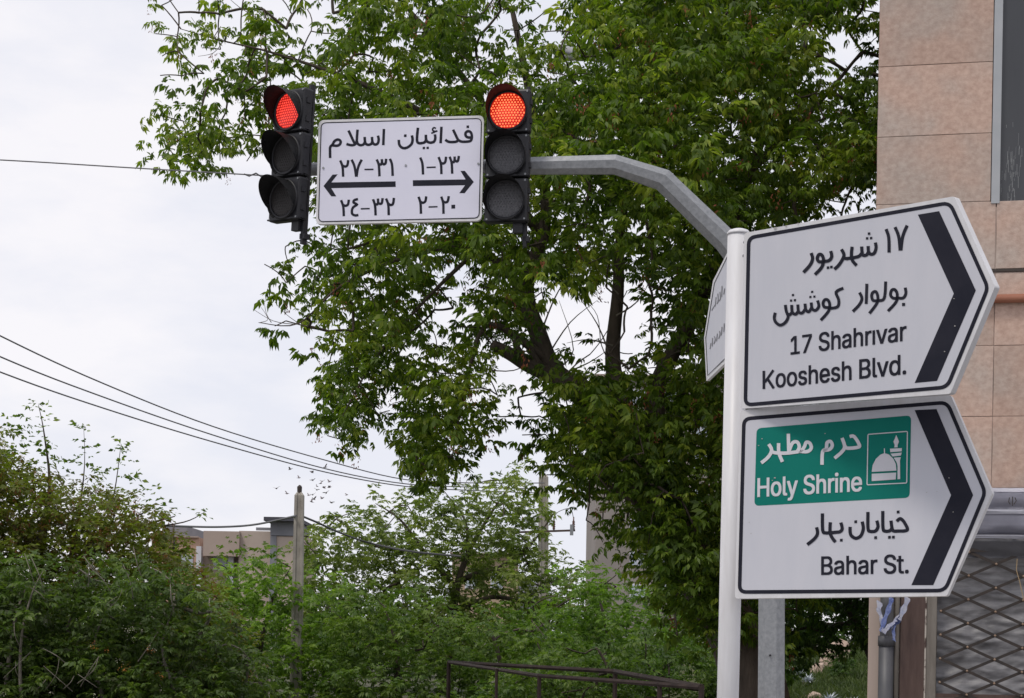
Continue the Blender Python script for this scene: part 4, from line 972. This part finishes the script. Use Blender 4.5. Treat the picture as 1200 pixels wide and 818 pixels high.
bush('hedge', 'dark hedge running far behind the shrubs at eye level', 'hedge', [(-160, 715), (0, 705), (200, 712), (400, 705), (600, 712), (780, 700), (900, 705)], 58, 1.6, .55, T_fine, 1.9, M_lfd,
     P(400, 1000, 58), limbs=[lp((200, 800, 58, .08), (205, 740, 58, .03)), lp((600, 800, 58, .08), (605, 740, 58, .03))], tint=.4, ybot=800)
_t = bpy.data.objects['thicket']; _o = Vector(_t.location); b_ = bmesh.new()
for _ in range(26):   # fine dead twigs standing out of the thicket
    x, y = random.uniform(-10, 210), random.uniform(660, 815); a = random.uniform(-2.6, -.5); l_ = random.uniform(14, 46)
    pts = [P(x, y, 25.9), P(x + l_ * .5 * math.cos(a) + random.gauss(0, 3), y + l_ * .5 * math.sin(a), 25.8), P(x + l_ * math.cos(a), y + l_ * math.sin(a), 25.9)]
    tube(b_, [Vector(p) - _o for p in spline(pts, 3)], random.uniform(.004, .009), 4, cap=False)
finish_raw(b_, 'dead_twigs', M_barkp, _t)['kind'] = 'stuff'
# unidentified orange and cream spots glimpsed in the thicket
M_or = mat('orange_blossom', (.75, .26, .06), .7); M_wb = mat('cream_blossom', (.75, .70, .58), .7)
thk = bpy.data.objects['thicket']
for nm, m_, cs in (('orange_spots', M_or, ((110, 752), (112, 757), (127, 760), (144, 778), (148, 781), (146, 785), (186, 788), (190, 792), (176, 760))), ('cream_spots', M_wb, ((150, 735), (157, 736), (165, 737), (155, 746), (140, 772), (178, 757), (110, 813), (188, 806), (60, 810), (22, 668), (5, 812)))):
    pts = [tuple(P(x + random.gauss(0, 1.6), y + random.gauss(0, 1.6), 25.6)) for x, y in cs for _ in range(3)]
    scatter(nm, [seed_template(5, .03) * np.array([1, 1, .3]) for _ in range(4)], np.array(pts), 1.0, m_, thk, .5)

# ================================================================ CONCRETE POLES
def pole(px_top, px_bot, y_top, Y, w_top, w_bot, label):
    t0 = P(px_top, y_top, Y); b0 = P(px_bot, 800, Y); d = (b0 - t0); g = t0 + d * (t0.z / (t0.z - b0.z)); g.z = 0
    t = empty('concrete_pole', g, label, 'utility pole', 'concrete utility poles among the trees')
    rt, rb_ = w_top / F * Y / 2, w_bot / F * Y / 2; bm = bmesh.new(); rows = []
    N = 26
    for i in range(N + 1):
        f = i / N; c = g.lerp(t0, f); r = rb_ + (rt - rb_) * f
        if i == N: r *= .55
        if i == N - 1: c = g.lerp(t0, .985)
        ins = r * .62; q = []
        for ang, rr in [(x, y) for x, y in ((-1, -1), (-.45, -1), (-.35, -.72), (.35, -.72), (.45, -1), (1, -1), (1, 1), (-1, 1))]:
            q.append(bm.verts.new(c + Vector((ang * r, rr * r, 0))))
        rows.append(q)
    for a, b in zip(rows, rows[1:]):
        for k in range(8): bm.faces.new((a[k], a[(k + 1) % 8], b[(k + 1) % 8], b[k]))
    bm.faces.new(rows[-1]); bm.faces.new(rows[0]); finish(bm, 'shaft', M_conc, t)
    return t, t0
p1, p1t = pole(351, 347, 577, 37.3, 10.4, 13.6, 'left concrete pole with pointed top standing against the sky')
for i, y in enumerate((705, 738, 770, 788)):
    c = P(348.5, y, 37.15); bm = bmesh.new(); tube(bm, [c, c + Vector((0, -.03, 0))], .04, 8); finish(bm, 'hole', M_dark, p1)
bm = bmesh.new(); tube(bm, [p1t - Vector((0, 0, .02)), p1t + Vector((0, 0, .12)), p1t + Vector((.01, 0, .16))], [.05, .055, .02], 8); finish(bm, 'top_pin', M_dark, p1)
p2, p2t = pole(637, 636, 556, 61, 11, 14, 'second concrete pole with crossarm and insulators, half hidden by foliage')
a0, a1 = P(600, 624, 60.6), P(674, 621.5, 60.6); bm = bmesh.new(); tube(bm, [a0, a1], .05, 4, twist=math.pi / 4); finish(bm, 'crossarm', M_rust, p2)
M_ins = mat('brown_insulator', (.09, .035, .025), .3)
for x in (649, 672, 612):
    c = P(x, 621, 60.5); hh_ = .45; bm = bmesh.new(); pr = [(.02, 0), (.045, .04), (.03, .08), (.05, .12), (.03, .16), (.05, .2), (.03, .24), (.045, .28), (.02, .34), (.02, .46)]
    tube(bm, [c + Vector((0, 0, z)) for r, z in pr], [r * 1.2 for r, z in pr], 8); finish(bm, 'insulator', M_ins, p2, True)
c = P(670, 618, 60.4); bm = bmesh.new(); box(bm, c.x - .06, c.x + .06, c.y - .06, c.y + .06, c.z - .28, c.z + .1); finish(bm, 'fuse_box', M_galv, p2)
bm = bmesh.new(); tube(bm, spline([tuple(P(*v)) for v in ((672, 607, 60.5), (668, 596, 60.5), (654, 600, 60.5), (649, 607, 60.5))], 4), .012, 4); finish(bm, 'jumper_wire', M_wire, p2)
wire([(60, 615, 31), (130, 613, 34), (205, 616.5, 37), (258, 617.5, 38.5), (300, 614.5, 39), (347, 604.5, 37.1)], .024, 'sagging black cable running left from the left concrete pole', k=8)
wire([(354, 605, 37.3), (372, 612.5, 38.5), (400, 625, 40), (432, 636, 42), (480, 646, 41.5), (540, 652, 41)], .026, 'black cable running right from the left concrete pole into the trees', m=M_rubber, k=8)
wire([(660, 560, 20.9), (700, 582, 20.5), (740, 584, 20.2), (780, 580, 20)], .008, 'thin dark cable crossing the foliage beside the large trunk', k=6, m=M_rubber)

# ================================================================ STREET LAMP HEAD BEHIND THE CROWN
LY = 25.0; lb_ = P(864, 900, LY); lamp = empty('street_lamp', (lb_.x, lb_.y, 0), 'grey street lamp head peeping out of the crown above the right traffic light', 'street lamp')
bm = bmesh.new(); tube(bm, [(lb_.x, lb_.y, 0), tuple(P(872, 140, LY)), tuple(P(850, 95, LY)), tuple(P(780, 80, LY)), tuple(P(684, 68, LY))], [.09, .07, .05, .04, .035], 10); finish(bm, 'pole', M_galv, lamp, True)
bm = bmesh.new()
h0, h1 = P(686, 69, LY), P(646, 60, LY); ax = (h1 - h0).normalized(); rows = []
for t, ww, ht, lo in ((0, .05, .04, .03), (.25, .11, .11, .05), (.6, .14, .15, .05), (.9, .10, .09, .04), (1.0, .03, .03, .02)):
    c = h0.lerp(h1, t); rows.append([bm.verts.new(c + Vector((0, math.cos(a) * ww, math.sin(a) * (ht if math.sin(a) > 0 else lo)))) for a in [k * math.tau / 12 for k in range(12)]])
for a, b in zip(rows, rows[1:]):
    for k in range(12): bm.faces.new((a[k], a[(k + 1) % 12], b[(k + 1) % 12], b[k]))
bm.faces.new(rows[0]); bm.faces.new(rows[-1]); finish(bm, 'lamp_housing', mat('lamp_grey_paint', (.34, .34, .37), .5), lamp, True)
c = h0.lerp(h1, .55); bm = bmesh.new(); bmesh.ops.create_uvsphere(bm, u_segments=14, v_segments=8, radius=1, matrix=Matrix.Translation(c - Vector((0, 0, .04))) @ Matrix.Diagonal((.2, .1, .05, 1))); finish(bm, 'lamp_glass', mat('lamp_glass', (.5, .5, .52), .15), lamp, True)

# ================================================================ RAILING IN FRONT OF THE BUSHES
M_rail = mat('rusty_rail', (.018, .012, .011), .75, spec=.2, var=.2, scale=8, col2=(.045, .03, .026))
zr_ = 1.22
def rp(px, py): 
    r = ray(px, py); return E + r * ((zr_ - EYE) / r.z)
A_, B_, C_, D1, D2, D3 = rp(526, 776), rp(721, 787), rp(822, 805.5), rp(632, 792), rp(720, 798), rp(773, 802)
rail = empty('metal_railing', (A_.x, A_.y, 0), 'low dark brown metal railing at the bottom edge in front of the bushes', 'railing')
for nm, pts in (('back_rail', [A_, B_]), ('side_rail', [B_, C_]), ('front_rail', [A_, D1, D2, D3, C_])):
    bm = bmesh.new(); tube(bm, [p + Vector((0, 0, 0)) for p in pts], .026 if nm != 'front_rail' else .02, 6); finish(bm, nm, M_rail, rail)
for p, r in ((A_, .028), (rp(582, 785), .018), (D1, .02), (B_, .026), (D3, .02), (C_, .022)):
    bm = bmesh.new(); tube(bm, [(p.x, p.y, 0), (p.x, p.y, zr_ + .01)], r, 6); finish(bm, 'upright', M_rail, rail)

# ================================================================ SMALL GARDEN BELOW THE BOARDS
def ridge(name, m, pts, depth): pass
GY = 30.0
M_grass = leaf_mat('grass_blade', (.03, .05, .014), (.065, .10, .026), (.13, .165, .055), .25)
bank = []; NX, NZ = 30, 20; Q_ = []
for j in range(NZ + 1):
    for i in range(NX + 1):
        x = 3.2 + 5.6 * i / NX; y = 26 + 10 * j / NZ; h = .15 + 1.15 * (j / NZ) ** .8 + .08 * mnoise.noise(Vector((x, y * .6, 2)))
        e = min(i, NX - i, j, NZ - j) / 2.0; h *= min(1, e); bank.append((x, y, max(h, -.02)))
for j in range(NZ):
    for i in range(NX): a = j * (NX + 1) + i; Q_.append((a, a + 1, a + NX + 2, a + NX + 1))
me = np_mesh('grass_bank', bank, Q_); ob = link('grass_bank', me, mat('bank_soil', (.05, .075, .02), .95, var=.2, scale=3, col2=(.11, .10, .05))); tag(ob, kind='structure')
gp = []; gt = []
for _ in range(9000):
    i, j = random.uniform(2, NX - 2), random.uniform(2, NZ - 1.5); x = 3.2 + 5.6 * i / NX; y = 26 + 10 * j / NZ; h = .15 + 1.15 * (j / NZ) ** .8 + .08 * mnoise.noise(Vector((x, y * .6, 2)))
    gp.append((x, y, h - .02)); gt.append(.5 + .4 * mnoise.noise(Vector((x * 1.5, y, 5))))
T_gr = []
for _ in range(8):
    V = []
    for k in range(5): V.append(leaflet(np.array([rng.normal() * .04, rng.normal() * .04, 0]), np.array([rng.normal() * .4, rng.normal() * .4, 1.]), np.array([rng.normal(), rng.normal(), .1]), rng.uniform(.1, .2), .016))
    T_gr.append(np.concatenate(V))
ge = empty('tmp', (0, 0, 0)); g_ = scatter('grass', T_gr, np.array(gp), 1.0, M_grass, ge, gt); g_.parent = None; bpy.data.objects.remove(ge); tag(g_, 'bright green grass covering the small garden bank', 'grass', kind='stuff')
def bank_z(x, y):
    j = (y - 26) / 10 * NZ; return .15 + 1.15 * max(0, j / NZ) ** .8 + .08 * mnoise.noise(Vector((x, y * .6, 2)))
M_silver = mat('silver_leaf', (.45, .50, .55), .6, var=.2, scale=9, col2=(.62, .66, .70))
def rosette(px, py, Y, sc, label):
    c = P(px, py, Y); bz = bank_z(c.x, c.y) if 26 < Y < 36 else .5
    c.z = max(bz, c.z - .12 * sc)
    t = empty('silver_plant', c, label, 'plant', 'silvery white rosette plants in the small garden'); V = []
    for k in range(46):
        a = k * 2.4; e = .15 + 1.1 * (k / 46); V.append(leaflet(np.zeros(3), np.array([math.cos(a) * math.cos(e), math.sin(a) * math.cos(e), math.sin(e)]), np.array([-math.cos(a) * .3, -math.sin(a) * .3, 1]), rng.uniform(.2, .32) * sc, .05 * sc))
    V = np.concatenate(V); me = np_mesh('rosette_leaves', V, np.arange(len(V)).reshape(-1, 4)); link('rosette_leaves', me, M_silver, t)
    bm = bmesh.new(); tube(bm, [(0, 0, -.05), (0, 0, .06)], .03, 6); me = bpy.data.meshes.new('stem'); bm.to_mesh(me); bm.free(); link('stem', me, M_barkp, t)
rosette(936, 787, 31, .8, 'silvery rosette plant nearest the mast, high on the bank')
rosette(947, 795, 30, .7, 'silvery rosette plant second from the mast, beside the stones')
rosette(972, 818, 28, .8, 'silvery rosette plant at the bottom edge left of centre of the garden')
rosette(1000, 823, 27.5, .75, 'silvery rosette plant at the bottom edge under the right tree trunk')
rosette(1017, 824, 27.5, .75, 'silvery rosette plant at the bottom edge closest to the drainpipe')
# a shaped stone and its small bush
M_rock = mat('pinkish_garden_stone', (.36, .26, .21), .9, var=.2, scale=3, col2=(.50, .39, .31), bump=.6, bscale=9, dist=.03)
def stone(pts, Y, dep, label, name='garden_stone'):
    q_ = [P(x, y, Y) for x, y in pts]; cx = sum((p for p in q_), Vector()) / len(q_); bm = bmesh.new()
    f0 = [bm.verts.new(p) for p in q_]; f1 = [bm.verts.new(cx + (p - cx) * .8 + Vector((0, dep, 0))) for p in q_]; ff = [bm.verts.new(cx + (p - cx) * .72 + Vector((0, -dep * .35, 0))) for p in q_]
    n = len(q_)
    for i in range(n):
        bm.faces.new((f0[i], f0[(i + 1) % n], f1[(i + 1) % n], f1[i])); bm.faces.new((f0[i], f0[(i + 1) % n], ff[(i + 1) % n], ff[i]))
    bm.faces.new(f1); bm.faces.new(ff); bmesh.ops.subdivide_edges(bm, edges=bm.edges[:], cuts=2, use_grid_fill=True)
    for v in bm.verts: v.co += Vector((mnoise.noise(v.co * 4), mnoise.noise(v.co * 4 + Vector((9, 0, 0))), mnoise.noise(v.co * 4 + Vector((0, 9, 0))))) * .04
    return tag(finish(bm, name, M_rock, origin=tuple(cx)), label, 'stone')
stone([(962, 775), (972, 756), (984, 748), (993, 752), (998, 760), (994, 772), (986, 786), (976, 800), (960, 798)], 33, .5, 'tall pinkish stone standing on the garden bank between mast and drainpipe')
stone([(950, 788), (956, 778), (966, 777), (968, 786), (962, 797), (948, 797)], 31.8, .4, 'smaller pinkish stone at the left foot of the tall stone')
stone([(945, 826), (946, 815), (952, 811), (961, 813), (965, 820), (963, 830)], 28.6, .4, 'low rounded brown stone at the very bottom of the garden')
gb = empty('garden_shrub', P(988, 800, 31), 'small dark shrub on a thin stem in front of the tall pinkish stone', 'shrub'); gz = bank_z(gb.location.x, 31); 
sp = [tuple(P(random.gauss(986, 7), random.gauss(780, 9), 31 + random.uniform(-.2, .2))) for _ in range(70)]
scatter('leaves', T_big, np.array(sp), .62, M_lfd, gb, .35)
bm = bmesh.new(); tube(bm, [tuple(P(984, 815, 31)), tuple(P(985, 790, 31)), tuple(P(987, 775, 31))], [.03, .025, .012], 6); finish(bm, 'stem', M_barkp, gb)
gl = empty('garden_light', P(1020, 830, 29), 'small round white bollard light on a thin stalk in the garden', 'garden light')
bm = bmesh.new(); tube(bm, [tuple(P(1020, 835, 29)), tuple(P(1020.5, 792, 29))], .012, 6); finish(bm, 'stalk', M_galv, gl)
bm = bmesh.new(); bmesh.ops.create_uvsphere(bm, u_segments=12, v_segments=8, radius=.035, matrix=Matrix.Translation(P(1020.5, 789, 29))); finish(bm, 'globe', M_white, gl, True)

# ================================================================ FAR BUILDINGS
M_bb = mat('beige_render', (.42, .345, .30), .9, var=.2, scale=.6, col2=(.49, .41, .36)); M_bt = mat('taupe_render', (.34, .27, .235), .9, var=.2, scale=.6, col2=(.40, .32, .28))
M_br = mat('orange_brick', (.42, .27, .20), .9, var=.2, scale=1.2, col2=(.50, .34, .26)); M_bg = mat('slate_cladding', (.17, .175, .20), .8, var=.2, scale=.8, col2=(.22, .225, .25))
M_pw = mat('pale_pilaster', (.60, .60, .66), .8); M_wg = mat('far_window_glass', (.42, .47, .54), .25); M_bd = mat('dark_eave', (.06, .06, .075), .8)
def fbox(parent, name, m, px0, px1, py0, py1, Y, dep=8.0, label=None):
    a, b = P(px0, py0, Y), P(px1, py1, Y); bm = bmesh.new(); box(bm, a.x, b.x, Y, Y + dep, b.z, a.z); o = finish(bm, name, m, parent)
    if label: o['label'] = label
    return o
def window(parent, px0, px1, py0, py1, Y):
    f = fbox(parent, 'window', M_pw, px0, px1, py0, py1, Y - .05, .04)
    a, b = P(px0, py0, Y), P(px1, py1, Y); n = 2; ww = (b.x - a.x)
    for k in range(n):
        bm = bmesh.new(); box(bm, a.x + ww * k / n + .06, a.x + ww * (k + 1) / n - .03, Y - .07, Y - .055, b.z + .06, a.z - .06); finish(bm, 'pane', M_wg, f)
fb = empty('apartment_building', (P(260, 740, 90).x, 90, 0), 'flat roofed beige and taupe apartment building with grey roof tower left of the concrete pole', 'building')
fbox(fb, 'wall', M_br, 178, 232, 629, 745, 92); fbox(fb, 'roof_hut', M_bg, 192, 219, 616, 631, 94, 5); fbox(fb, 'parapet', M_bt, 176, 232, 627.5, 630, 91.8, .3)
fbox(fb, 'wall', M_bt, 238.5, 280, 622, 652, 89.2, 6); fbox(fb, 'wall', M_bb, 280.2, 317, 622, 745, 89.6, 6); fbox(fb, 'wall', M_bt, 232, 280, 652.2, 745, 90.4, 6)
fbox(fb, 'pilaster', M_pw, 230, 234, 640, 745, 89.9, .5); fbox(fb, 'pilaster', M_pw, 267, 272, 652.5, 745, 89.9, .45)
window(fb, 250, 266, 652.5, 668, 90.4); window(fb, 212, 226, 650, 666, 92)
fbox(fb, 'tower', M_bg, 317, 349, 611, 628, 88.6, 5, 'grey roof tower'); fbox(fb, 'tower_base', M_bb, 322, 356, 628.2, 745, 88.7, 5); fbox(fb, 'tower_pier', M_bg, 316.8, 321.8, 628, 745, 88.6, .5)
fbox(fb, 'roof_slab', M_bd, 309, 350, 605.5, 610.8, 88.0, 6.5); fbox(fb, 'roof_railing', M_bg, 300, 317, 618, 621.8, 90, .1)
f2 = empty('tall_building', (P(770, 740, 80).x, 80, 0), 'tall grey beige building glimpsed through the crown left of the white post', 'building')
M_b2 = mat('weathered_grey_render', (.23, .205, .19), .9, var=.2, scale=.5, col2=(.30, .27, .25))
fbox(f2, 'wall', M_b2, 701, 860, 444, 745, 80, 10); fbox(f2, 'roof_edge', M_bt, 697, 862, 438, 443.8, 79.7, 10.6)
for yy in range(456, 700, 38):
    for xx in (738, 775, 812): window(f2, xx, xx + 18, yy, yy + 18, 80)
f3 = empty('brick_house', (P(575, 740, 75).x, 75, 0), 'sandy brick house hidden behind the airy tree in the middle', 'building')
M_sb = mat('sandy_brick', (.36, .27, .19), .9, var=.2, scale=1, col2=(.42, .32, .235))
fbox(f3, 'wall', M_sb, 530, 606, 650, 745, 75, 8); fbox(f3, 'wall', mat('pale_blue_wall', (.42, .43, .48), .9), 606.2, 640, 676, 745, 75.5, 7); fbox(f3, 'roof_edge', M_bt, 527, 609, 647, 649.8, 74.6, 8.8)
for xx in (545, 575): window(f3, xx, xx + 14, 670, 690, 75)

# ================================================================ BIRDS
M_bird = mat('grey_pigeon', (.20, .17, .18), .8)
bme = bpy.data.meshes.new('bird'); bm = bmesh.new()
tube(bm, [(-.17, 0, 0), (-.12, 0, .0), (-.02, 0, 0), (.08, 0, .01), (.13, 0, .02), (.17, 0, .02)], [.012, .035, .055, .04, .028, .004], 7)
for s in (-1, 1):
    a = [bm.verts.new(v) for v in ((.06, s * .03, .02), (.05, s * .18, .10), (-.03, s * .33, .14), (-.09, s * .2, .09), (-.07, s * .03, .02))]
    bm.faces.new(a if s > 0 else a[::-1])
a = [bm.verts.new(v) for v in ((-.13, -.03, 0), (-.13, .03, 0), (-.25, .05, 0), (-.25, -.05, 0))]; bm.faces.new(a)
bm.to_mesh(bme); bm.free(); bme.materials.append(M_bird)
flock = ((340, 550), (324, 572.5), (336.5, 578.5), (350.5, 560), (365.5, 553.5), (381, 547.5), (378, 564), (386, 564.5), (371.5, 570), (379.5, 571.5), (386, 571), (371, 574), (382.5, 577.5), (366.5, 580), (361.5, 580.5), (368, 585), (406.5, 580), (388, 589), (377.5, 584), (365, 588), (366.5, 563), (376, 566.5))
for i, (x, y) in enumerate(flock):
    b = bpy.data.objects.new('bird', bme); COL.objects.link(b); b.location = P(x, y, 58 + random.uniform(-3, 3)); b.rotation_euler = (random.uniform(-.6, .6), random.uniform(-.5, .5), random.uniform(0, 6.28)); s = random.uniform(.75, 1.15); s *= .42; b.scale = (s, s, s)
    tag(b, 'tiny grey bird flying in the loose flock above the left concrete pole', 'bird', 'flock of birds above the left concrete pole')
